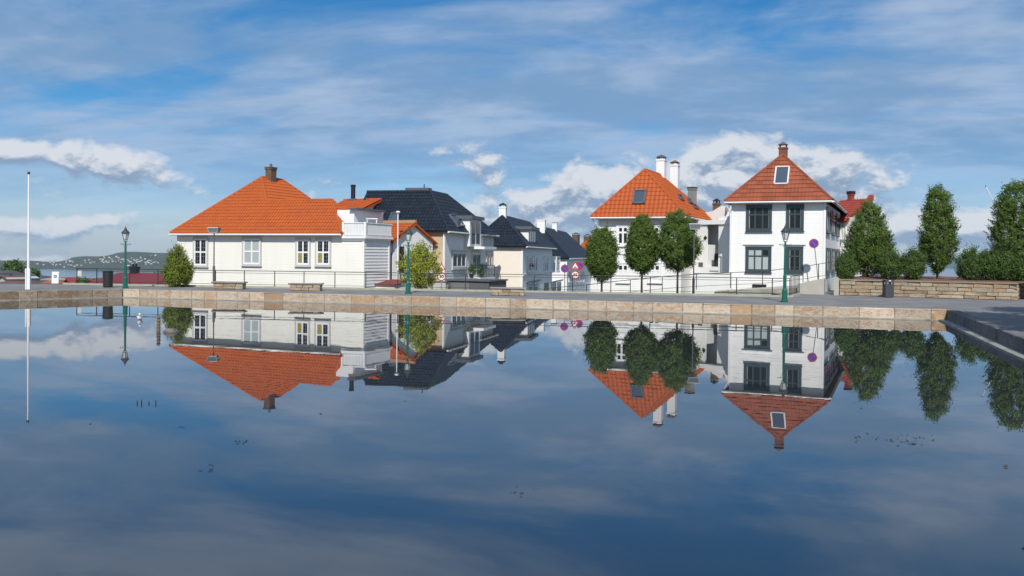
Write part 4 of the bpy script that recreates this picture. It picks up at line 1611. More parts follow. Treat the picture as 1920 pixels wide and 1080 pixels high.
Wc, Gc = (0.7, 0.69, 0.66), (0.42, 0.43, 0.40)
OR, RD, BR, SL = (0.42, 0.09, 0.03), (0.22, 0.035, 0.03), (0.13, 0.06, 0.05), (0.06, 0.065, 0.07)
town_house('white town house with slate roof at the left edge of the picture', -8, 9, 506, 512, 210, Wc, SL)
town_house('pale gabled town house left of the flagpole', 13, 36, 513, 521, 180, Gc, SL, gable=True)
town_house('town house with brown roof in the bottom left corner of the skyline', -14, 23, 526, 533, 120, (.3, .2, .17), BR)
town_house('dull red roof low beside the flagpole foot, on its left', 20, 46, 535, 540, 110, Wc, RD)
town_house('slate roofed town house right behind the flagpole', 56, 75, 516, 523, 240, Wc, SL)
town_house('town house with bright orange roof right of the flagpole', 66, 95, 526, 535, 140, Wc, OR)
town_house('small white town house above the bright orange roof', 80, 97, 520, 524, 190, Wc, (.3, .28, .27))
town_house('orange roof below the white banner', 101, 124, 533, 539, 125, Wc, OR)
town_house('town house with dark red gable right of the white banner', 119, 136, 522, 531, 160, (.3, .06, .045), RD, gable=True)
town_house('white town house low behind the notice on the railing', 138, 160, 528, 533, 200, Wc, SL)
town_house('small slate roofed house above the fjord shore by the banner', 40, 54, 521, 526, 260, Gc, SL)
town_house('white gabled house by the shore right of the orange roof', 158, 176, 526, 531, 260, Wc, BR, gable=True)
for i, (x0, x1, yr, ye, d, wc, rc, g_, lab) in enumerate((
        (-4, 14, 517, 522, 170, Gc, BR, True, 'grey gabled town house under the white house at the left edge'),
        (36, 50, 525, 530, 150, Wc, SL, False, 'slate roof just left of the flagpole, above the dull red roof'),
        (44, 58, 530, 535, 130, Gc, RD, False, 'small red roof touching the flagpole on its left'),
        (60, 72, 531, 536, 128, Wc, BR, True, 'white gable at the right foot of the flagpole'),
        (74, 88, 517, 521, 280, Gc, RD, False, 'far red roof above the bright orange roof'),
        (112, 124, 520, 524, 230, Wc, RD, True, 'far white gable just right of the banner'),
        (126, 140, 529, 534, 140, Wc, SL, False, 'low slate roof left of the railing end'),
        (172, 186, 520, 523, 420, Wc, BR, False, 'far pale house by the shore left of the litter bin'),
        (140, 152, 521, 524, 420, Gc, SL, False, 'far grey house by the shore behind the notice'),
        (288, 304, 519, 523, 300, Wc, SL, False, 'far white house between wine-red roof and yellow-green shrub'))):
    town_house(lab, x0, x1, yr, ye, d, wc, rc, gable=g_)
fr_, rr_ = town_house('near house with dark wine-red hipped roof behind the left green lamp', 168, 290, 511, 534, 74, Wc, (0.15, 0.022, 0.028), D=6)
uc = on_row(fr_, 3, 253)
chimney(rr_, fr_, uc, 3, .55, .55, atd(253, 513, 77).z - .3, atd(253, 502, 77).z, IRON(), cap=.1, pots=2)

# houses scattered over the wooded shore across the fjord
from mathutils.bvhtree import BVHTree
hl = bpy.data.objects['hill']
bt = BVHTree.FromPolygons([v.co + hl.location for v in hl.data.vertices], [tuple(p.vertices) for p in hl.data.polygons])
proto_w = MB().box((-5, -4, -3), (10, 0, 0), (0, 8, 0), (0, 0, 9))
proto_r = MB().prism([(-5.6, 0), (5.6, 0), (0, 3.4)], (0, -4.5, 6), (1, 0, 0), (0, 0, 1), (0, 9, 0))
mw = bpy.data.meshes.new('wall'); mw.from_pydata(proto_w.v, [], proto_w.f)
mr = bpy.data.meshes.new('roof'); mr.from_pydata(proto_r.v, [], proto_r.f)
mw.materials.append(mat('far_white_wall', (0.55, 0.54, 0.52), .7))
mr.materials.append(mat('far_roof', (0.16, 0.09, 0.075), .7, objr=.4))
rnd = random.Random(5)
n = 0
tries = 0
SPOTS = [(60, 490, 30, 5, 12), (130, 490, 8, 2, 5), (165, 492, 10, 3, 6), (215, 487, 30, 5, 14), (255, 490, 40, 6, 34), (200, 490, 18, 2.5, 14), (285, 478, 10, 3, 3), (100, 496, 40, 3, 9), (20, 493, 20, 3, 6), (275, 495, 25, 3, 12), (150, 499, 60, 2, 10)]
for (cx, cy, sx, sy, cnt) in SPOTS:
    k = 0
    while k < cnt and tries < 4000:
        tries += 1
        x, y = rnd.gauss(cx, sx * .6), rnd.gauss(cy, sy * .7)
        hit = bt.ray_cast(CAM, ray(x, y).normalized())
        if hit[0] is None or hit[0].z < -58.5 or x > 330:
            continue
        o = thing('shore_house', hit[0], 'tiny white house on the wooded shore across the fjord', 'house', 'white houses across the fjord')
        q = Matrix.Rotation(rnd.uniform(-.6, .6), 3, 'Z').to_quaternion()
        sc = rnd.uniform(.24, .6)
        for me, nm in ((mw, 'wall'), (mr, 'roof')):
            c = link(nm, me, None, o, hit[0], q)
            c.scale = (sc * rnd.uniform(.8, 1.5), sc, sc)
        k += 1


# ------------------------------------------------------------------ trees and shrubs
BARK = mat('bark', (0.10, 0.08, 0.06), .9, var=.2, nscale=8, bump=.5)
HORN = mat('hornbeam_leaf', (0.098, 0.155, 0.022), .55, isl=.42, hue=.05, trans=.22, spec=.35)
HORN2 = mat('hedge_leaf', (0.072, 0.125, 0.022), .55, isl=.42, hue=.05, trans=.2, spec=.35)
MAPLE = mat('maple_leaf', (0.30, 0.32, 0.02), .55, isl=.38, hue=.06, trans=.32, spec=.3)
THUJA = mat('cypress_leaf', (0.16, 0.20, 0.025), .6, isl=.42, hue=.05, trans=.2, spec=.3)


def leaf_crown(c, prof, nclump, per, leaf, seed, spread=0.20, lean=0.0, fill=0.55, upright=0.3):
    """leaves in clumps through the volume of a crown: c = foot of the axis, prof = [(height, radius)]"""
    rnd = random.Random(seed)
    vs, fs = [], []
    zs = [p[0] for p in prof]

    def rad(z):
        for (a, ra), (b, rb) in zip(prof, prof[1:]):
            if a <= z <= b:
                return ra + (rb - ra) * (z - a) / max(b - a, 1e-6)
        return 0.0
    rmax = max(p[1] for p in prof)
    cl = 0
    while cl < nclump:
        z = rnd.uniform(zs[0], zs[-1])
        r0 = rad(z)
        if rnd.random() > (r0 / rmax) ** 1.2 + .06:
            continue
        an = rnd.uniform(0, 2 * math.pi)
        bumpy = 1 + 0.26 * mnoise.noise(V((math.cos(an) * 1.6, math.sin(an) * 1.6, z * 1.5 + seed))) + 0.12 * mnoise.noise(V((math.cos(an) * 4, math.sin(an) * 4, z * 4 + seed)))
        fr_ = 1 - (rnd.random() ** 1.7) * fill
        sprig = rnd.random() < .11
        if sprig:                                         # shoots that stand out of the clipped outline
            fr_ = rnd.uniform(1.0, 1.13)
        rr = r0 * bumpy * fr_
        cc = V((math.cos(an) * rr, math.sin(an) * rr, z))
        sp = spread * rnd.uniform(.6, 1.3)
        outw = V((math.cos(an), math.sin(an), 0.25))
        axis = (outw * .6 + V((0, 0, upright * 2)) + V((rnd.uniform(-.4, .4), rnd.uniform(-.4, .4), 0))).normalized()
        for i in range(per // 2 if sprig else per):
            p = cc + (axis * rnd.uniform(-.1, .26) + V((rnd.gauss(0, .035), rnd.gauss(0, .035), 0))) if sprig else cc + V((rnd.gauss(0, sp * .55), rnd.gauss(0, sp * .55), rnd.gauss(0, sp * .55))) + axis * rnd.gauss(0, sp * .8)
            nrm = (outw * .7 + V((rnd.gauss(0, .6), rnd.gauss(0, .6), rnd.gauss(.25, .6)))).normalized()
            t1 = nrm.orthogonal().normalized()
            t1 = Matrix.Rotation(rnd.uniform(0, 6.283), 3, nrm) @ t1
            t2 = nrm.cross(t1)
            s = leaf * rnd.uniform(.65, 1.35)
            o = len(vs)
            q = V(c) + p
            vs += [q - t1 * s, q - t2 * s * .55 + nrm * s * .12, q + t1 * s, q + t2 * s * .55 + nrm * s * .12]
            fs.append((o, o + 1, o + 2, o + 3))
        cl += 1
    mb = MB()
    mb.v = [tuple(p) for p in vs]
    mb.f = fs
    return mb


def tree(name, label, base, prof, m, ncl, per, leaf, seed, trunk_r=0.07, group=None, spread=.2, fill=.55, limbs=9, cat='tree', upright=.3, multi=1):
    base = V(base)
    root = thing(name, base, label, cat, group)
    cr = leaf_crown(base, prof, ncl, per, leaf, seed, spread, fill=fill, upright=upright).build('crown', m, root)
    rnd = random.Random(seed + 99)
    zt = prof[-1][0]
    z0 = prof[0][0]
    mb = MB()
    for i in range(multi):
        bx, by = (rnd.uniform(-.15, .15), rnd.uniform(-.15, .15)) if multi > 1 else (0, 0)
        mb.tube([base + V((bx * .3, by * .3, -.15)), base + V((bx, by, z0 * .9 + .05)), base + V((bx * 1.5 + .03, by, z0 + (zt - z0) * .45)), base + V((bx, by, zt * .9))],
                [trunk_r * 1.25, trunk_r, trunk_r * .6, .012], 8)
    mb.build('trunk', BARK, root, smooth=True)
    lb = MB()
    for i in range(limbs):
        z = z0 + (zt - z0) * (i + .3) / limbs * .75
        an = i * 2.4 + rnd.uniform(-.3, .3)
        rr = max(p[1] for p in prof) * rnd.uniform(.5, .8)
        a = base + V((0, 0, z))
        b = a + V((math.cos(an) * rr * .6, math.sin(an) * rr * .6, .35 + rr * .3))
        e = a + V((math.cos(an) * rr, math.sin(an) * rr, .75 + rr * .7))
        lb.tube([a, b, e], [trunk_r * .4, trunk_r * .25, .006], 5)
    lb.build('limbs', BARK, root)
    return root


def px_prof(x, ybase, d, rows):
    """rows of (y, half width) in photograph pixels -> metres above the foot"""
    zb = atd(x, ybase, d).z
    s = d / FPX
    return [(atd(x, y, d).z - zb, hw * s * .95) for y, hw in rows]


TG = 'clipped hornbeams along the street and planter'
for x, yb, d, rows, lab, sd in (
        (1128, 549, 54.0, [(524, 6), (515, 20), (500, 29), (480, 29), (460, 25), (445, 21), (433, 14), (426, 4)], 'leftmost of the three clipped street trees, smaller, before the orange roofed white house', 3),
        (1203, 549, 54.5, [(511, 6), (500, 22), (480, 31), (455, 30), (435, 24), (420, 18), (410, 12), (404, 3)], 'middle clipped street tree, standing between two others before the orange roofed white house', 4),
        (1270, 549, 54.0, [(506, 8), (497, 26), (480, 38), (455, 40), (432, 33), (415, 25), (404, 15), (398, 4)], 'biggest clipped street tree, right of the three, in front of the orange roofed white house', 5)):
    b = atd(x, yb, d)
    tree('street_tree', lab, b, px_prof(x, yb, d, rows), HORN, 620, 66, .043, sd, .055, TG, spread=.15, fill=.5)

for x, yb, d, rows, lab, sd, nc in (
        (1627, 522, 56.0, [(516, 10), (505, 28), (490, 38), (465, 42), (440, 38), (415, 28), (395, 20), (382, 6)], 'broad clipped tree on the planter right of the russet roofed house', 6, 560),
        (1757, 520, 54.5, [(512, 4), (500, 14), (480, 27), (455, 34), (425, 29), (395, 24), (370, 18), (355, 10), (348, 3)], 'slim clipped tree standing alone on the planter against the sky', 7, 480),
        (1903, 520, 52.5, [(516, 10), (500, 24), (480, 38), (455, 46), (430, 43), (400, 38), (370, 30), (352, 18), (343, 6)], 'tall clipped tree cut by the right edge of the picture', 8, 620)):
    b = atd(x, yb, d)
    tree('planter_tree', lab, b, px_prof(x, yb, d, rows), HORN, int(nc * 1.35), 66, .043, sd, .06, TG, spread=.15, fill=.5)

SG = 'low shrubs on the stone planter'
for x, yb, d, hw, yt, lab, sd in (
        (1585, 524, 54.5, 17, 476, 'small dark shrub at the planter corner beside the russet house', 21),
        (1668, 522, 53.8, 23, 473, 'round shrub on the planter behind the litter bin', 22),
        (1712, 522, 53.5, 22, 470, 'round shrub on the planter left of the slim tree', 23),
        (1822, 523, 52.4, 26, 468, 'leftmost shrub of the hedge right of the slim tree', 24),
        (1856, 523, 52.0, 22, 470, 'second hedge shrub, left of the tall edge tree', 25),
        (1888, 524, 51.6, 22, 473, 'hedge shrub under the tall edge tree', 26),
        (1915, 525, 51.2, 22, 475, 'last hedge shrub at the right edge of the picture', 27)):
    b = atd(x, yb, d)
    rows = [(yb - 1, hw * .55), (yb - 12, hw * .95), (yb - 24, hw), (yt + 14, hw * .8), (yt + 5, hw * .45), (yt, hw * .15)]
    tree('planter_shrub', lab, b, px_prof(x, yb, d, rows), HORN2, 190, 60, .043, sd, .03, SG, spread=.17, limbs=5, cat='shrub', upright=.5, multi=3)

b = atd(333, 534, 55.5)
tree('cypress_shrub', 'yellow-green bushy shrub at the left corner of the cream clapboard house', b,
     px_prof(333, 534, 55.5, [(532, 19), (522, 25), (505, 25), (490, 19), (478, 12), (468, 5), (463, 2)]), THUJA, 330, 60, .04, 31, .05, None, spread=.16, fill=.5, cat='shrub', upright=.6)

# loose maple by the middle lamp: open crown with arching shoots
b = atd(788, 544, 55.2)
mp = tree('maple_tree', 'loose yellow-green young maple just right of the middle green lamp', b,
          px_prof(788, 544, 55.2, [(541, 15), (530, 32), (515, 36), (500, 34), (488, 32), (476, 22), (466, 12), (458, 3)]), MAPLE, 230, 46, .05, 41, .05, None, spread=.19, fill=.85, limbs=6, multi=3)
tw = MB(); tv = []
rnd = random.Random(8)
for (x, y) in ((818, 467), (808, 461), (798, 455), (770, 470), (744, 496), (741, 492), (815, 482), (826, 473), (752, 500)):
    e = atd(x, y, 55.2 + rnd.uniform(-.5, .5))
    a = b + V((rnd.uniform(-.2, .2), 0, rnd.uniform(.5, 1.2)))
    mid = (a + e) / 2 + V((0, 0, .25))
    tw.tube([a, mid, e], [.02, .012, .005], 5)
    for i in range(55):
        q = (a.lerp(mid, rnd.random()) if rnd.random() < .25 else mid.lerp(e, rnd.random() ** .7)) + V((rnd.gauss(0, .06), rnd.gauss(0, .06), rnd.gauss(0, .06)))
        nrm = V((rnd.gauss(0, .5), rnd.gauss(-.5, .4), rnd.gauss(.5, .4))).normalized()
        t1 = nrm.orthogonal().normalized(); t2 = nrm.cross(t1); s = .05 * rnd.uniform(.7, 1.3)
        tv.append([q - t1 * s, q - t2 * s * .6, q + t1 * s, q + t2 * s * .6])
tw.build('limbs', BARK, mp)
lm_ = MB()
for q in tv:
    lm_.add(q, [(0, 1, 2, 3)])
tag(lm_.build('shoots', MAPLE, mp), kind='stuff')

# trees of the town below and a tree outside the frame at the right whose shade falls over the pavement
for x, y, d, hw, h, sd, lab in ((24, 513, 230, 15, 20, 51, 'dark round tree among the town roofs left of the flagpole'), (62, 521, 200, 9, 14, 52, 'small dark tree behind the flagpole foot'),
                                (156, 532, 150, 9, 5, 53, 'low dark bush below the notice on the railing'),
                                (300, 531, 90, 14, 14, 55, 'dark bush beyond the railing left of the yellow-green shrub')):
    b = atd(x, y, d)
    s = d / FPX
    H = h * s
    tree('town_tree', lab, b - V((0, 0, H * .5)), [(H * .3, hw * s * .5), (H * .7, hw * s), (H * 1.1, hw * s * .8), (H * 1.5, hw * s * .2)], HORN2, 150, 40, .0013 * d, sd, .15, 'trees among the town roofs', spread=hw * s * .3, limbs=4)
for px_, py_, k_, lab, sd in ((18.5, 27.4, 1.4, 'tall leafy tree on the plaza just beyond the right edge, shading the pavement', 60), (22.8, 31.5, 1.35, 'smaller leafy tree on the plaza beyond the right edge, behind the tall one', 61), (17.6, 21.6, 1.35, 'leafy tree on the plaza beyond the right edge, nearest to the viewer', 62)):
    tree('plaza_tree', lab, V((px_, py_, KZ)), [(1.9 * k_, .5), (2.8 * k_, 1.5), (4 * k_, 2.1), (5.5 * k_, 1.9), (6.6 * k_, .9), (7 * k_, .2)], HORN, 420, 44, .1, sd, .11,
         'trees on the plaza outside the picture', spread=.3)


# ------------------------------------------------------------------ stone planter at the right
def stone_wall(p, q, z0, z1, label, seed, courses, m, lens=(.55, 1.35), depth=.35, first=None, core=JOINT):
    rnd = random.Random(seed)
    u = (q - p).normalized()
    n = V((-u.y, u.x))
    Lt = (q - p).length
    root = first or thing('planter_wall', E3((p + q) / 2, z0), label, 'stone wall')
    u3, n3 = V((u.x, u.y, 0)), V((n.x, n.y, 0))
    MB().box(E3(p + n * .05, z0 - .1), u3 * Lt, n3 * (depth - .06), V((0, 0, z1 - z0 + .08))).build('wall_core', core, root)
    hs = [rnd.uniform(.8, 1.2) for _ in range(courses)]
    tot = sum(hs)
    zz = z0
    k = 0
    for h in hs:
        hh = (z1 - z0) * h / tot
        s = 0.0
        off_ = rnd.uniform(.2, .9)
        while s < Lt - .02:
            l = off_ if s == 0 else rnd.uniform(*lens)
            if Lt - s - l < lens[0] * .6:
                l = Lt - s
            me = stone_mesh('stone', l - .02, depth, hh - .016, seed * 1000 + k, jit=.03, bev=.018)
            c = p + u * (s + l / 2) + n * (depth / 2 + rnd.uniform(-.025, .02))
            link('stone', me, m, root, E3(c, zz + .006), yaw(u))
            s += l
            k += 1
        zz += hh
    return root


DRY = stone_mat('dry_stone', (0.40, 0.34, 0.25), (0.33, 0.22, 0.13), (0.19, 0.175, 0.145))
DARKJ = mat('dark_joint', (0.09, 0.075, 0.055), .95, var=.1)
g0, g1 = onz(1574, 553.5, KZ).xy, onz(1908, 563.5, KZ).xy
zt0 = zcol(g0, 1574, 525.5)
PT = zcol(g0, 1574, 523.5)
pw = stone_wall(g0, g1, KZ, zt0, 'long dry-stone planter wall below the clipped trees at the right', 31, 4, DRY, core=DARKJ)
gu = (g1 - g0).normalized(); gn = V((-gu.y, gu.x))
MB().box(E3(g0 - gn * .06, zt0 + .004), V((gu.x, gu.y, 0)) * (g1 - g0).length, V((gn.x, gn.y, 0)) * .45, V((0, 0, PT - zt0))).build('coping', mat('planter_coping', (0.27, 0.22, 0.17), .85, var=.15, nscale=3, bump=.4), pw)
stone_wall(g1, g1 + gn * 3.0 + gu * .1, KZ, zt0, None, 33, 4, DRY, first=pw, core=DARKJ)
g2 = g1 + gn * 3.0
stone_wall(g2, g2 + gu * 9, KZ, zt0, None, 34, 4, DRY, first=pw, core=DARKJ)
# concrete end post
e0 = g0 - gu * .32
MB().box(E3(e0, KZ - .1), V((gu.x, gu.y, 0)) * .28, V((gn.x, gn.y, 0)) * .45, V((0, 0, PT - KZ + .14))).build('end_post', CONC(), pw)
so = MB()
a, b, c, d = g0 + gn * .3 + gu * .05, g1 + gn * .3 - gu * .05, g1 + gn * 12 + gu * 9, g0 + gn * 12
nu, nv = 40, 14
vs = []
for j in range(nv + 1):
    for i in range(nu + 1):
        p = a.lerp(b, i / nu).lerp(d.lerp(c, i / nu), j / nv)
        vs.append((p.x, p.y, PT - .03 + .10 * min(1, j / 3) + .05 * mnoise.noise(V((p.x * 1.5, p.y * 1.5, 0)))))
so.add(vs, [(j * (nu + 1) + i, j * (nu + 1) + i + 1, (j + 1) * (nu + 1) + i + 1, (j + 1) * (nu + 1) + i) for j in range(nv) for i in range(nu)])
tag(so.build('planting_soil', mat('red_bark_mulch', (0.17, 0.085, 0.055), .95, var=.2, nscale=6, bump=1.0, bscale=18), smooth=True), kind='structure')


# ------------------------------------------------------------------ railing, its curb and the ramp handrail
cu = MB()
for p, q in zip(FL, FL[1:]):
    u = (q - p).normalized(); n = V((-u.y, u.x))
    cu.box(E3(p - n * .14, KZ - .1), V((u.x, u.y, 0)) * (q - p).length, V((n.x, n.y, 0)) * .30, V((0, 0, .20)))
curb = cu.build('railing_curb', mat('mossy_curb', (0.40, 0.385, 0.31), .9, var=.14, nscale=2.0, col2=(0.27, 0.28, 0.19), bump=.4, bscale=20))
tag(curb, 'low pale mossy curb under the black railing', 'curb')
FZ = KZ + .10


def fence_pt(x):
    p = atd(x, 400, 10.0); d = V((p.x, p.y))
    for i, (a, b) in enumerate(zip(FL, FL[1:])):
        e = b - a
        det = d.x * (-e.y) + e.x * d.y
        s = (d.x * (-a.y) + a.x * d.y) / -det if False else None
        # solve a + e*s = d*k
        den = e.x * d.y - e.y * d.x
        s = (a.y * d.x - a.x * d.y) / den
        if -0.02 <= s <= 1.02 or (i == len(FL) - 2) or (i == 0 and s < 0):
            if s < 0 and i > 0:
                continue
            if s > 1.02 and i < len(FL) - 2:
                continue
            return a + e * s
    return None


rl = thing('railing', E3(fence_pt(780), FZ), 'long black iron railing along the far pavement in front of the houses', 'railing')
PXP = [145, 182, 244, 297, 352, 405, 459, 516, 571, 629, 687, 747, 811, 874, 939, 1003, 1075, 1147, 1221, 1302, 1383, 1450, 1483]
ps = [fence_pt(x) for x in PXP]
for p in ps:
    m_ = MB().cbox(p.x, p.y, FZ, .045, .045, .93)
    m_.cbox(p.x, p.y, FZ, .12, .12, .015)
    m_.build('post', IRON(), rl)
for h, r in ((.93, .024), (.79, .014), (.10, .014)):
    for p, q in zip(ps, ps[1:]):
        MB().tube([E3(p, FZ + h), E3(q, FZ + h)], r, 6).build('rail', IRON(), rl)
# picketed return at the right end, turning away from the pool
rp = thing('picket_panel', E3(ps[-1], KZ), 'short black picket railing turning the corner behind the right green lamp', 'railing')
cend = onz(1506, 551, KZ).xy
cend = ps[-1] + (cend - ps[-1]).normalized() * 3.4
for i in range(8):
    p = ps[-1].lerp(cend, i / 7.0)
    MB().cbox(p.x + .03, p.y + .03, KZ + .1, .03, .03, 1.05).build('picket', IRON(), rp)
for h in (.2, 1.15):
    MB().tube([E3(ps[-1] + V((.03, .03)), KZ + h), E3(cend + V((.03, .03)), KZ + h)], .02, 6).build('rail', IRON(), rp)
u = (cend - ps[-1]).normalized(); n = V((-u.y, u.x))
MB().box(E3(ps[-1] - n * .15 + u * .2, KZ - .1), V((u.x, u.y, 0)) * 3.3, V((n.x, n.y, 0)) * .3, V((0, 0, .198))).build('footing', CONC(), rp)

# street rising to the right behind the railing: retaining wall and sloping handrail
hr = thing('ramp_handrail', atd(1240, 548, 55.5), 'sloping black handrail climbing to the right behind the three street trees', 'railing')
RP = [(1020, 541, 54.6), (1100, 534, 55.0), (1182, 524.5, 55.4), (1242, 518.5, 55.6), (1306, 514, 55.8), (1370, 511, 56.0), (1430, 508.5, 56.0), (1506, 500, 55.4), (1535, 495, 55.2), (1570, 489.5, 55.0)]
pts = [atd(*q) for q in RP]
for p, q in zip(pts, pts[1:]):
    MB().tube([p, q], .022, 6).build('rail', IRON(), hr)
    MB().tube([p - V((0, 0, .75)), q - V((0, 0, .75))], .014, 6).build('rail', IRON(), hr)
for p in pts:
    MB().cbox(p.x, p.y, p.z - .95, .04, .04, .95).build('post', IRON(), hr)
# ramp wall of pale concrete at the foot of the russet house
f = Fac(plan(1496, 54.9), plan(1546, 54.2))
rw = thing('ramp_wall', f.P(f.W / 2, KZ, -.2), 'pale concrete ramp wall at the foot of the russet roofed house', 'wall')
a0, a1 = f.px(1500, 540), f.px(1544, 522)
mb = MB().prism([(0, KZ - .1), (f.W, KZ - .1), (f.W, a1[1]), (f.W * .35, f.px(1512, 528)[1]), (0, f.px(1496, 533)[1])], f.P(0, 0, 0), f.u3, V((0, 0, 1)), -f.n3 * .4)
mb.build('wall_face', CONC(), rw)
f = Fac(plan(1340, 57.0), plan(1496, 55.2))
lowm = thing('ramp_slab', f.P(f.W / 2, KZ, -.5), 'low pale concrete ramp slab behind the railing below the yard wall', 'ramp')
MB().prism([(0, KZ - .3), (f.W, KZ - .3), (f.W, f.px(1495, 536)[1]), (f.W * .5, f.px(1420, 541)[1]), (0, f.px(1341, 546)[1])], f.P(0, 0, 0), f.u3, V((0, 0, 1)), -f.n3 * 1.6).build('slab', CONC(), lowm)
MB().prism([(.05, KZ), (f.W - .05, KZ), (f.W - .05, f.px(1495, 540)[1]), (.05, f.px(1341, 548)[1])], f.P(0, 0, .05), f.u3, V((0, 0, 1)), -f.n3 * .048).build('skirting', LEDGE, lowm)


# ------------------------------------------------------------------ benches of dry stone
def bench(x0, x1, yb, label, seed):
    p0, p1 = onz(x0, yb, KZ).xy, onz(x1, yb + (x1 - x0) * .012, KZ).xy
    u = (p1 - p0).normalized(); n = V((-u.y, u.x))
    L_ = (p1 - p0).length
    root = thing('stone_bench', E3((p0 + p1) / 2 + n * .3, KZ), label, 'bench', 'dry-stone benches along the railing')
    rnd = random.Random(seed)
    for j in range(2):
        s = 0.1
        while s < L_ - .15:
            l = min(rnd.uniform(.35, .8), L_ - .1 - s)
            if L_ - .1 - s - l < .2:
                l = L_ - .1 - s
            for dd in (0, 1):
                me = stone_mesh('stone', l - .02, .3, .165, seed * 50 + int(s * 100) + j * 7 + dd, jit=.025, bev=.015)
                link('stone', me, DRY, root, E3(p0 + u * (s + l / 2) + n * (.16 + .31 * dd + rnd.uniform(-.015, .015)), KZ + .005 + j * .172), yaw(u))
            s += l
    me = stone_mesh('seat_slab', L_, .72, .085, seed * 50 + 49, jit=.02, bev=.015)
    link('seat_slab', me, mat('slate_slab', (0.25, 0.245, 0.225), .8, var=.12, nscale=4, bump=.4), root, E3(p0 + u * L_ / 2 + n * .31, KZ + .352), yaw(u))


bench(396, 458, 542, 'stone bench below the modern lamp, in front of the cream clapboard house', 41)
bench(540, 603, 545, 'stone bench below the paired windows of the cream clapboard house', 42)
bench(918, 986, 554, 'stone bench in front of the narrow street of black roofed houses', 43)


# ------------------------------------------------------------------ lamps
LGLASS = mat('lantern_glass', (0.55, 0.57, 0.57), .08, spec=.6)
LROOF = mat('lantern_roof', (0.035, 0.05, 0.048), .45, var=.1)


def green_lamp(p, H, label):
    root = thing('street_lamp', p, label, 'lamp', 'green cast-iron lamps around the pool')
    p = V(p)
    k = H / 3.7
    hs = H - .98 * k
    MB().lathe(p, [(.17, -.02), (.17, .10), (.135, .12), (.125, .55), (.135, .58), (.10, .64), (.085, .70), (.085, 1.25), (.095, 1.28), (.068, 1.33), (.056, hs - .25), (.066, hs - .22), (.05, hs - .18), (.045, hs)],
               14).build('column', GREEN(), root, smooth=False)
    cb = MB()
    zc = hs - .06
    cb.tube([p + V((-.28, 0, zc)), p + V((.28, 0, zc))], .017, 6)
    for s in (-1, 1):
        cb.lathe(p + V((s * .28, 0, zc - .03)), [(.012, 0), (.033, .03), (.012, .06)], 8)
        cb.tube([p + V((s * .05, 0, zc - .14)), p + V((s * .17, 0, zc - .01))], .01, 5)
    cb.build('ladder_bar', GREEN(), root)
    z0 = hs
    cr = MB()
    cr.lathe(p + V((0, 0, z0)), [(.045, 0), (.06, .03), (.03, .08), (.03, .12)], 10)
    for i in range(4):
        an = math.pi / 4 + i * math.pi / 2
        d = V((math.cos(an), math.sin(an), 0))
        cr.tube([p + V((0, 0, z0 + .06)), p + d * .10 + V((0, 0, z0 + .10)), p + d * .125 + V((0, 0, z0 + .20))], .013, 5)
    cr.lathe(p + V((0, 0, z0 + .19)), [(.125, 0), (.13, .025), (.11, .03)], 6)
    cr.build('cradle', GREEN(), root)
    gl = MB().lathe(p + V((0, 0, z0 + .222)), [(.115, 0), (.20, .34)], 6).build('lantern', LGLASS, root)
    fm = MB()
    for i in range(6):
        an = i * math.pi / 3
        d = V((math.cos(an), math.sin(an), 0))
        fm.tube([p + d * .122 + V((0, 0, z0 + .22)), p + d * .205 + V((0, 0, z0 + .565))], .01, 5)
    fm.build('glazing_frame', LROOF, gl)
    MB().lathe(p + V((0, 0, z0 + .563)), [(.235, 0), (.24, .025), (.16, .13), (.075, .22), (.085, .24), (.05, .29), (.025, .33), (.035, .36), (.006, .42)], 12).build('lantern_roof', LROOF, root)
    return root


for (x, yf, yt, lab) in ((235, 540.5, 425, 'green cast-iron street lamp at the left corner of the pool, beside the litter bin'),
                         (765, 551, 424, 'green cast-iron street lamp in the middle, before the maple and black roof'),
                         (1471, 566.5, 417, 'green cast-iron street lamp at the right, before the white russet roofed house')):
    p = onz(x, yf, KZ)
    H = atd(x, yt, p.y).z - KZ
    green_lamp(p, H, lab)


def modern_lamp(x, yf, yt, d, label, hw=.31):
    p = atd(x, yf, d)
    zt = atd(x, yt, d).z
    root = thing('modern_lamp', p, label, 'lamp', 'modern lamps with square glass heads')
    G_ = mat('lamp_grey', (0.10, 0.105, 0.11), .45, var=.08)
    MB().tube([p - V((0, 0, .1)), p + V((0, 0, .95)), p + V((0, 0, .951)), V((p.x, p.y, zt - .34))], [.075, .075, .04, .035], 10).build('pole', G_, root)
    hd = MB()
    a = [V((p.x, p.y, zt - .33)) + V((sx * hw * .8, sy * hw * .8, 0)) for sx, sy in ((-1, -1), (1, -1), (1, 1), (-1, 1))]
    b = [V((p.x, p.y, zt - .06)) + V((sx * hw, sy * hw, 0)) for sx, sy in ((-1, -1), (1, -1), (1, 1), (-1, 1))]
    hd.add(a + b, [(3, 2, 1, 0), (4, 5, 6, 7), (0, 1, 5, 4), (1, 2, 6, 5), (2, 3, 7, 6), (3, 0, 4, 7)])
    h_ = hd.build('lamp_glass', mat('lamp_smoked_glass', (0.16, 0.18, 0.19), .1), root)
    MB().cbox(p.x, p.y, zt - .058, hw * 2.1, hw * 2.1, .05).build('lid', mat('lamp_lid', (0.5, 0.5, 0.49), .5), root)
    fm = MB()
    for q, r_ in zip(a, b):
        fm.tube([q, r_], .014, 5)
    fm.tube(a + [a[0]], .014, 5)
    fm.build('glazing_frame', mat('lamp_lid', (0.5, 0.5, 0.49), .5), h_)


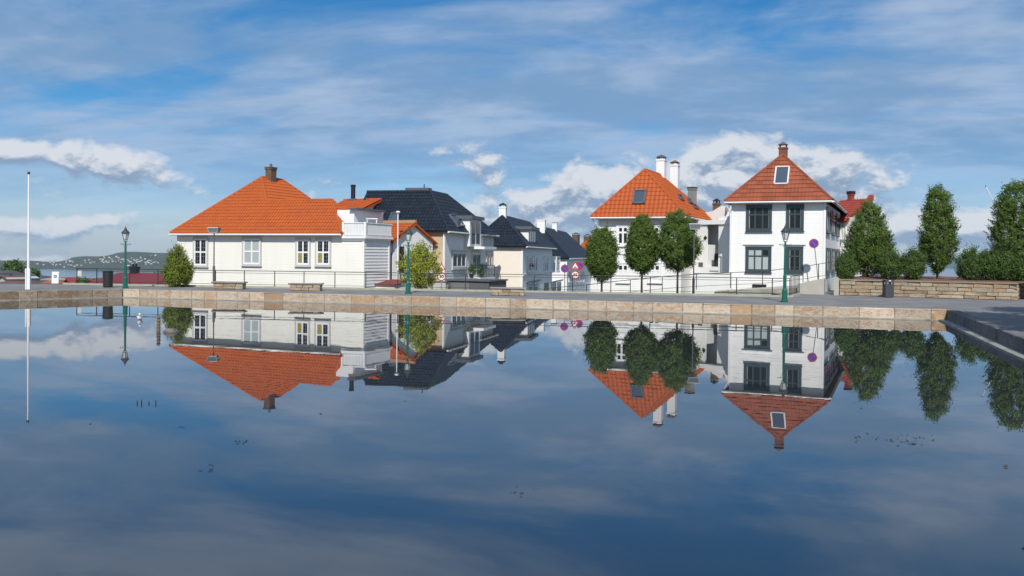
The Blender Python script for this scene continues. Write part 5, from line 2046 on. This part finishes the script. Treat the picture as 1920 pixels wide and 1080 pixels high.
modern_lamp(401, 528, 426, 55.9, 'slender grey lamp with square glass head before the cream clapboard house')
modern_lamp(1300, 553, 419, 51.4, 'slender grey lamp with square glass head right of the biggest street tree', hw=.33)
p = atd(745, 545, 60.0)
zt = atd(745, 396, 60.0).z
wl = thing('white_lamp', p, 'thin white pole lamp with small round head left of the maple', 'lamp')
MB().tube([p - V((0, 0, .6)), V((p.x, p.y, zt - .12))], [.055, .035], 10).build('pole', TRIM(), wl)
MB().lathe(V((p.x, p.y, zt - .14)), [(.04, 0), (.13, .04), (.15, .09), (.10, .14), (.02, .16)], 12).build('lamp_head', TRIM(), wl)


# ------------------------------------------------------------------ signs
SRED = mat('sign_red', (0.52, 0.018, 0.022), .4)
SBLUE = mat('sign_blue', (0.012, 0.07, 0.40), .4)
SWH = mat('sign_white', (0.78, 0.78, 0.77), .4)
SBLK = mat('sign_black', (0.012, 0.012, 0.013), .5)
GALV = mat('galvanised', (0.32, 0.33, 0.34), .45, metal=.3, var=.06)


def ring_pts(n, r, rot=0.0):
    return [(r * math.cos(rot + 2 * math.pi * i / n), r * math.sin(rot + 2 * math.pi * i / n)) for i in range(n)]


def disc(o, ex, n3, r, th, m, name, parent, n=28, pts=None):
    return MB().prism(pts or ring_pts(n, r), o, ex, V((0, 0, 1)), n3 * th).build(name, m, parent)


def text_mesh(txt, size):
    cu_ = bpy.data.curves.new('lettering', 'FONT')
    cu_.body = txt
    cu_.size = size
    cu_.align_x, cu_.align_y = 'CENTER', 'CENTER'
    cu_.extrude = .002
    cu_.offset = .008
    o = bpy.data.objects.new('lettering', cu_)
    COL.objects.link(o)
    me = bpy.data.meshes.new_from_object(o.evaluated_get(bpy.context.evaluated_depsgraph_get()))
    bpy.data.objects.remove(o)
    return me


def facing(p, turn=0.0):
    d = V((-p.x, -p.y)).normalized()
    d = V((d.x * math.cos(turn) - d.y * math.sin(turn), d.x * math.sin(turn) + d.y * math.cos(turn)))
    n3 = V((d.x, d.y, 0))
    return n3, V((-n3.y, n3.x, 0))                # normal, and the board's right hand as the viewer sees it


def put_text(txt, size, o, ex, n3, m, parent):
    me = text_mesh(txt, size)
    q = Matrix((ex, V((0, 0, 1)), n3)).transposed().to_quaternion()
    return link('lettering', me, m, parent, o, q)


def sign_no_parking(parent, o, ex, n3, r):
    s = disc(o, ex, n3, r, .012, SRED, 'sign_plate', parent)
    disc(o + n3 * .0125, ex, n3, r * .76, .004, SBLUE, 'blue_field', s)
    c, w_ = math.cos(-math.pi / 4), r * .12
    L_ = r * .80
    dx, dy = math.cos(-math.pi / 4), math.sin(-math.pi / 4)
    disc(o + n3 * .017, ex, n3, r, .003, SRED, 'red_bar', s, pts=[(-dx * L_ - dy * w_, -dy * L_ + dx * w_), (-dx * L_ + dy * w_, -dy * L_ - dx * w_), (dx * L_ + dy * w_, dy * L_ - dx * w_), (dx * L_ - dy * w_, dy * L_ + dx * w_)][::-1])
    return s


def sign_triangle(parent, o, ex, n3, r):
    t_ = [(r * math.cos(math.pi / 2 + i * 2 * math.pi / 3), r * math.sin(math.pi / 2 + i * 2 * math.pi / 3)) for i in range(3)]
    s = disc(o, ex, n3, r, .012, SRED, 'sign_plate', parent, pts=t_)
    disc(o + n3 * .0125, ex, n3, r, .004, SWH, 'white_field', s, pts=[(a * .66, b * .66) for a, b in t_])
    hp = [(-.30, -.24), (.30, -.24), (.30, -.16), (.17, -.16), (.08, -.02), (-.08, -.02), (-.17, -.16), (-.30, -.16)]
    disc(o + n3 * .017, ex, n3, r, .003, SBLK, 'hump_symbol', s, pts=[(a * r, b * r) for a, b in hp])
    return s


def sign_30(parent, o, ex, n3, r):
    s = disc(o, ex, n3, r, .012, SRED, 'sign_plate', parent)
    disc(o + n3 * .0125, ex, n3, r * .76, .004, SWH, 'white_field', s)
    put_text('30', r * 1.02, o + n3 * .019, ex, n3, SBLK, s)
    return s


def sign_post(x, d, ytop, ybot, label, boards, lean=0.0, turn=0.0):
    b = atd(x, ybot, d)
    top = atd(x, ytop, d)
    top = V((b.x + lean, b.y, top.z))
    root = thing('road_sign', b, label, 'road sign')
    MB().tube([b - V((0, 0, .5)), top], .03, 8).build('post', GALV, root)
    n3, ex = facing(b, turn)
    for kind, y, rpx in boards:
        zc = atd(x, y, d).z
        fz = (zc - b.z) / (top.z - b.z)
        o = V((b.x + (top.x - b.x) * fz, b.y, zc)) + n3 * .035
        r = rpx * d / FPX
        {'np': sign_no_parking, 'tri': sign_triangle, '30': sign_30}[kind](root, o, ex, n3, r)
    return root


sign_post(827.5, 58.0, 491, 545, 'speed hump triangle above a 30 speed limit sign before the beige wall', [('tri', 502, 9.5), ('30', 518.5, 8.2)])
sign_post(1058.5, 56.5, 494, 548, 'round blue no parking sign left of the leftmost street tree', [('np', 503.5, 7.6)])
sign_post(1078, 60.0, 490, 548, 'speed hump triangle above a 30 sign beside the leftmost street tree', [('tri', 499.5, 10), ('30', 515.5, 8)])
sign_post(1086, 60.6, 492, 548, 'second round blue no parking sign, partly behind the hump triangle', [('np', 498.5, 7.6)])
# tall sign in front of the russet house, its post leaning
b = atd(1535, 524, 56.1)
t_ = atd(1526, 456.5, 56.1)
root = thing('road_sign', b, 'round blue no parking sign on a tall leaning post before the russet roofed house', 'road sign')
MB().tube([b - V((0, 0, .3)), t_ + V((0, 0, .2))], .03, 8).build('post', GALV, root)
n3, ex = facing(b)
sign_no_parking(root, t_ + n3 * .035, ex, n3, 8.8 * 56.1 / FPX)


# ------------------------------------------------------------------ litter bins, flagpole, banner, notice
def bin_(x0, x1, yt, yb, label, kind, m):
    p = onz((x0 + x1) / 2, yb, KZ)
    w_ = (x1 - x0) * p.y / FPX
    h = atd((x0 + x1) / 2, yt, p.y).z - KZ
    root = thing('litter_bin', p, label, 'litter bin')
    y = p.y + w_ / 2
    if kind == 'round':
        MB().lathe(V((p.x, y, KZ)), [(w_ * .42, 0), (w_ * .46, .05), (w_ * .5, h * .75), (w_ * .5, h - .08)], 16).build('body', m, root)
        MB().lathe(V((p.x, y, KZ + h - .078)), [(w_ * .53, 0), (w_ * .53, .05), (w_ * .42, .09)], 16).build('rim', IRON(), root)
        return root
    mb = MB().cbox(p.x, y, KZ + .03, w_, w_, h - .28)
    mb.cbox(p.x, y, KZ, w_ * .85, w_ * .85, .03)
    mb.build('body', m, root)
    cp = MB()
    for sx in (-1, 1):
        for sy in (-1, 1):
            cp.cbox(p.x + sx * (w_ / 2 - .035), y + sy * (w_ / 2 - .035), KZ + h - .249, .07, .07, .14)
    cp.cbox(p.x, y, KZ + h - .108, w_ * 1.02, w_ * 1.02, .108)
    cp.build('hood', m, root)
    MB().cbox(p.x, y - w_ / 2 - .006, KZ + h - .07, w_ * .25, .008, .05).build('plate', SWH, root)
    return root


bin_(1660.5, 1676, 525, 558, 'dark grey square litter bin standing against the stone planter wall', 'square', mat('bin_grey', (0.045, 0.052, 0.060), .5, var=.08))
bin_(189, 207.5, 508, 539, 'black litter bin beside the left green lamp', 'round', mat('bin_black', (0.02, 0.02, 0.02), .55, var=.1))

p = onz(53, 542.5, KZ)
zt = atd(55, 327, p.y).z
fp = thing('flagpole', p, 'tall bare white flagpole at the left, with dark ball on top', 'flagpole')
MB().tube([p, V((p.x, p.y, KZ + 1.1)), V((p.x, p.y, KZ + 1.11)), V((p.x, p.y, zt))], [.085, .08, .062, .036], 12).build('pole', TRIM(), fp)
MB().lathe(V((p.x, p.y, zt - .01)), [(.02, 0), (.065, .04), (.08, .09), (.06, .15), (.01, .18)], 12).build('finial', IRON(), fp)
tb_ = MB().cbox(p.x - .10, p.y - .02, KZ, .05, .14, 1.15)
tb_.cbox(p.x + .10, p.y - .02, KZ, .05, .14, 1.15)
tb_.build('tabernacle', TRIM(), fp)
MB().tube([V((p.x - .15, p.y - .05, KZ + .75)), V((p.x + .15, p.y - .05, KZ + .75))], .02, 6).build('pivot_bolt', GALV, fp)

d = 60.0
a, b, c, e = atd(96.5, 531.5, d), atd(109.5, 531.5, d), atd(111, 510, d), atd(97.5, 509.5, d)
bn = thing('banner_sign', (a + b) / 2, 'small white banner sign with dark square emblem between flagpole and railing', 'sign')
MB().box(a, b - a, V((0, .06, 0)), e - a).build('board', SWH, bn)
m0 = (a + b + c + e) / 4
MB().box(m0 + V((-.09, -.012, .0)), V((.18, 0, 0)), V((0, .01, 0)), V((0, 0, .17))).build('emblem', SBLK, bn)
MB().box(m0 + V((-.045, -.018, .04)), V((.08, 0, 0)), V((0, .005, 0)), V((0, 0, .08))).build('emblem_centre', SWH, bn)
for q in (a, b):
    MB().tube([q + V((0, .03, -2.0)), q + V((0, .03, .6))], .025, 6).build('post', GALV, bn)
q = fence_pt(150.5)
zq = atd(150.5, 517.5, q.y).z
nb = MB().box((q.x - .13, q.y - .06, zq), (.26, 0, 0), (0, .02, 0), (0, 0, .34)).build('notice', mat('notice_paper', (.55, .5, .44), .6, var=.25, nscale=14))
tag(nb, 'small pale notice hung on the left end of the railing', 'notice')

# thin mast leaning behind the tall tree at the right
p0, p1 = atd(1848, 350, 75), atd(1886, 420, 75)
mt = thing('leaning_mast', V((p1.x, p1.y, 0)), 'thin white leaning mast behind the tall tree at the right edge', 'mast')
MB().tube([p1 + (p1 - p0) * 1.1, p0], [.05, .03], 8).build('pole', TRIM(), mt)
MB().lathe(p0 + V((0, 0, -.02)), [(.02, 0), (.07, .05), (.02, .12)], 8).build('finial', IRON(), mt)

# potted plants on the lower balcony
for (x, y0_, y1_, lab) in ((884, 521, 497, 'potted shrub at the left end of the lower balcony'), (903, 521, 496, 'potted shrub at the right end of the lower balcony')):
    fr = C['fr']
    u_, zz = fr.px(x, y0_, .6)
    pp = fr.P(u_, zz, .6)
    hh = fr.px(x, y1_, .6)[1] - zz
    pt = thing('potted_shrub', pp, lab, 'potted plant', 'pots on the lower balcony')
    MB().lathe(pp, [(.13, 0), (.19, .28), (.21, .30), (.17, .30)], 12).build('pot', SBLK, pt)
    leaf_crown(pp, [(.28, .15), (hh * .5, .3), (hh * .9, .2), (hh, .05)], 26, 24, .05, 70 + x, .12).build('crown', HORN2, pt)


# ------------------------------------------------------------------ things in the water
def gull(x, y, label):
    p = onz(x, y, 0)
    root = thing('gull', p, label, 'gull')
    d = V((-p.x, -p.y, 0)).normalized()            # swimming towards the viewer
    sp = [(-.20, .07, .012), (-.15, .075, .03), (-.08, .07, .062), (0.0, .065, .082), (.07, .07, .078), (.115, .095, .058), (.13, .135, .042), (.135, .175, .037), (.145, .205, .042), (.165, .215, .038), (.19, .212, .02)]
    pts = [p + d * a + V((0, 0, b)) for a, b, r in sp]
    MB().tube(pts, [r * 1.08 for _, _, r in sp], 12).build('body', mat('gull_white', (.78, .78, .77), .6), root, smooth=True)
    MB().tube([pts[-1] - d * .005, pts[-1] + d * .05 - V((0, 0, .01))], [.011, .003], 6).build('beak', mat('gull_beak', (.55, .30, .03), .5), root)
    side = V((-d.y, d.x, 0))
    for s in (-1, 1):
        wv = [p + d * a + side * s * o + V((0, 0, zz)) for a, o, zz in ((.06, .07, .10), (0, .088, .11), (-.1, .075, .115), (-.24, .02, .11))]
        MB().tube(wv, [.02, .034, .028, .006], 8).build('wing', mat('gull_grey', (.36, .37, .39), .6), root, smooth=True)
        hd = pts[8] + d * .012 + side * s * .036 + V((0, 0, .006))
        MB().lathe(hd - V((0, 0, .006)), [(.002, 0), (.006, .006), (.002, .012)], 6).build('eye', SBLK, root)


gull(262, 599, 'white gull floating on the water below the left green lamp')
p = onz(297, 620, 0)
po = thing('water_post', p, 'weathered ringed post standing in the water left of the cream house reflection', 'post')
WOOD = mat('weathered_wood', (.17, .13, .09), .9, var=.25, nscale=14, bump=.7)
MB().tube([p + V((0, 0, -.3)), p + V((0, 0, .12)), p + V((.01, 0, .3)), p + V((0, 0, .50))], [.062, .06, .055, .045], 10).build('shaft', WOOD, po)
for h in (.10, .2, .31, .42):
    MB().lathe(p + V((0, 0, h)), [(.05, 0), (.085, .012), (.08, .03), (.05, .04)], 10).build('ring', WOOD, po)
p = onz(320, 623, 0)
me = stone_mesh('boulder', .46, .4, .26, 5, jit=.1, bev=.09)
bo = link('boulder', me, mat('wet_boulder', (.16, .14, .115), .6, var=.2, nscale=9, bump=.6), None, V((p.x, p.y, -.13)))
tag(bo, 'half sunken grey boulder in the water beside the ringed post', 'boulder')
for i, (x, hh) in enumerate(((257, .06), (265, .075), (279, .045), (292, .065))):
    p = onz(x, 757, 0)
    st = MB().tube([p + V((0, 0, -.05)), p + V((.004, 0, hh * .5)), p + V((-.003, 0, hh))], [.008, .009, .005], 6)
    o = st.build('reed_stub', mat('reed', (.02, .02, .015), .7))
    tag(o, ['short dark stub poking out of the calm water, leftmost of four', 'short dark stub in the calm water, second from the left of four', 'shortest dark stub in the calm water, third from the left of four',
            'short dark stub in the calm water, rightmost of four'][i], 'stub', 'stubs poking out of the water')
# drifts of floating leaves
LEAFM = mat('floating_leaf', (.035, .03, .016), .6, isl=.5)
rnd = random.Random(12)
wd = MB()
for cx, cy, sx, sy, n_ in ((1690, 822, 60, 9, 34), (1605, 818, 10, 2, 6), (1715, 832, 12, 1.5, 10), (455, 828, 20, 3, 14), (400, 876, 22, 7, 7), (1615, 765, 8, 1.5, 5), (975, 924, 18, 8, 6), (765, 752, 8, 1, 4), (600, 776, 6, 1, 3), (1837, 704, 5, 1, 3),
                           (330, 795, 20, 6, 5), (1700, 703, 14, 2, 4), (168, 793, 6, 1, 2)):
    for _ in range(n_):
        p = onz(rnd.gauss(cx, sx * .55), rnd.gauss(cy, sy * .6), 0.004)
        r = rnd.uniform(.008, .024)
        an = rnd.uniform(0, 6.28)
        q = [V((math.cos(an + k * 1.047) * r * (1.5 if k % 3 == 0 else .8), math.sin(an + k * 1.047) * r * (1.5 if k % 3 == 0 else .8), rnd.uniform(0, .006))) + p for k in range(6)]
        wd.add(q, [tuple(range(6))])
tag(wd.build('floating_leaves', LEAFM), 'scattered dark leaves drifting on the calm water', 'leaves', kind='stuff')
p = onz(1885, 876, 0)
o = MB().add([p + V((-.03, 0, .004)), p + V((.025, -.02, .004)), p + V((.03, .02, .03)), p + V((-.01, .02, .02))], [(0, 1, 2, 3)]).build('curled_leaf', LEAFM)
tag(o, 'single curled leaf floating at the lower right', 'leaf')

# ------------------------------------------------------------------ air between here and the far shore
HAZE = True
if HAZE:
    hz = bpy.data.materials.new('haze')
    hz.use_nodes = True
    t = hz.node_tree
    t.nodes.clear()
    vol = t.nodes.new('ShaderNodeVolumePrincipled')
    vol.inputs['Color'].default_value = (0.62, 0.80, 1.0, 1)
    vol.inputs['Density'].default_value = 0.00005
    vol.inputs['Anisotropy'].default_value = 0.0
    ou = t.nodes.new('ShaderNodeOutputMaterial')
    t.links.new(vol.outputs[0], ou.inputs['Volume'])
    tag(MB().box((-9300, -9300, -72), (18600, 0, 0), (0, 18600, 0), (0, 0, 190)).build('haze', hz), kind='stuff')
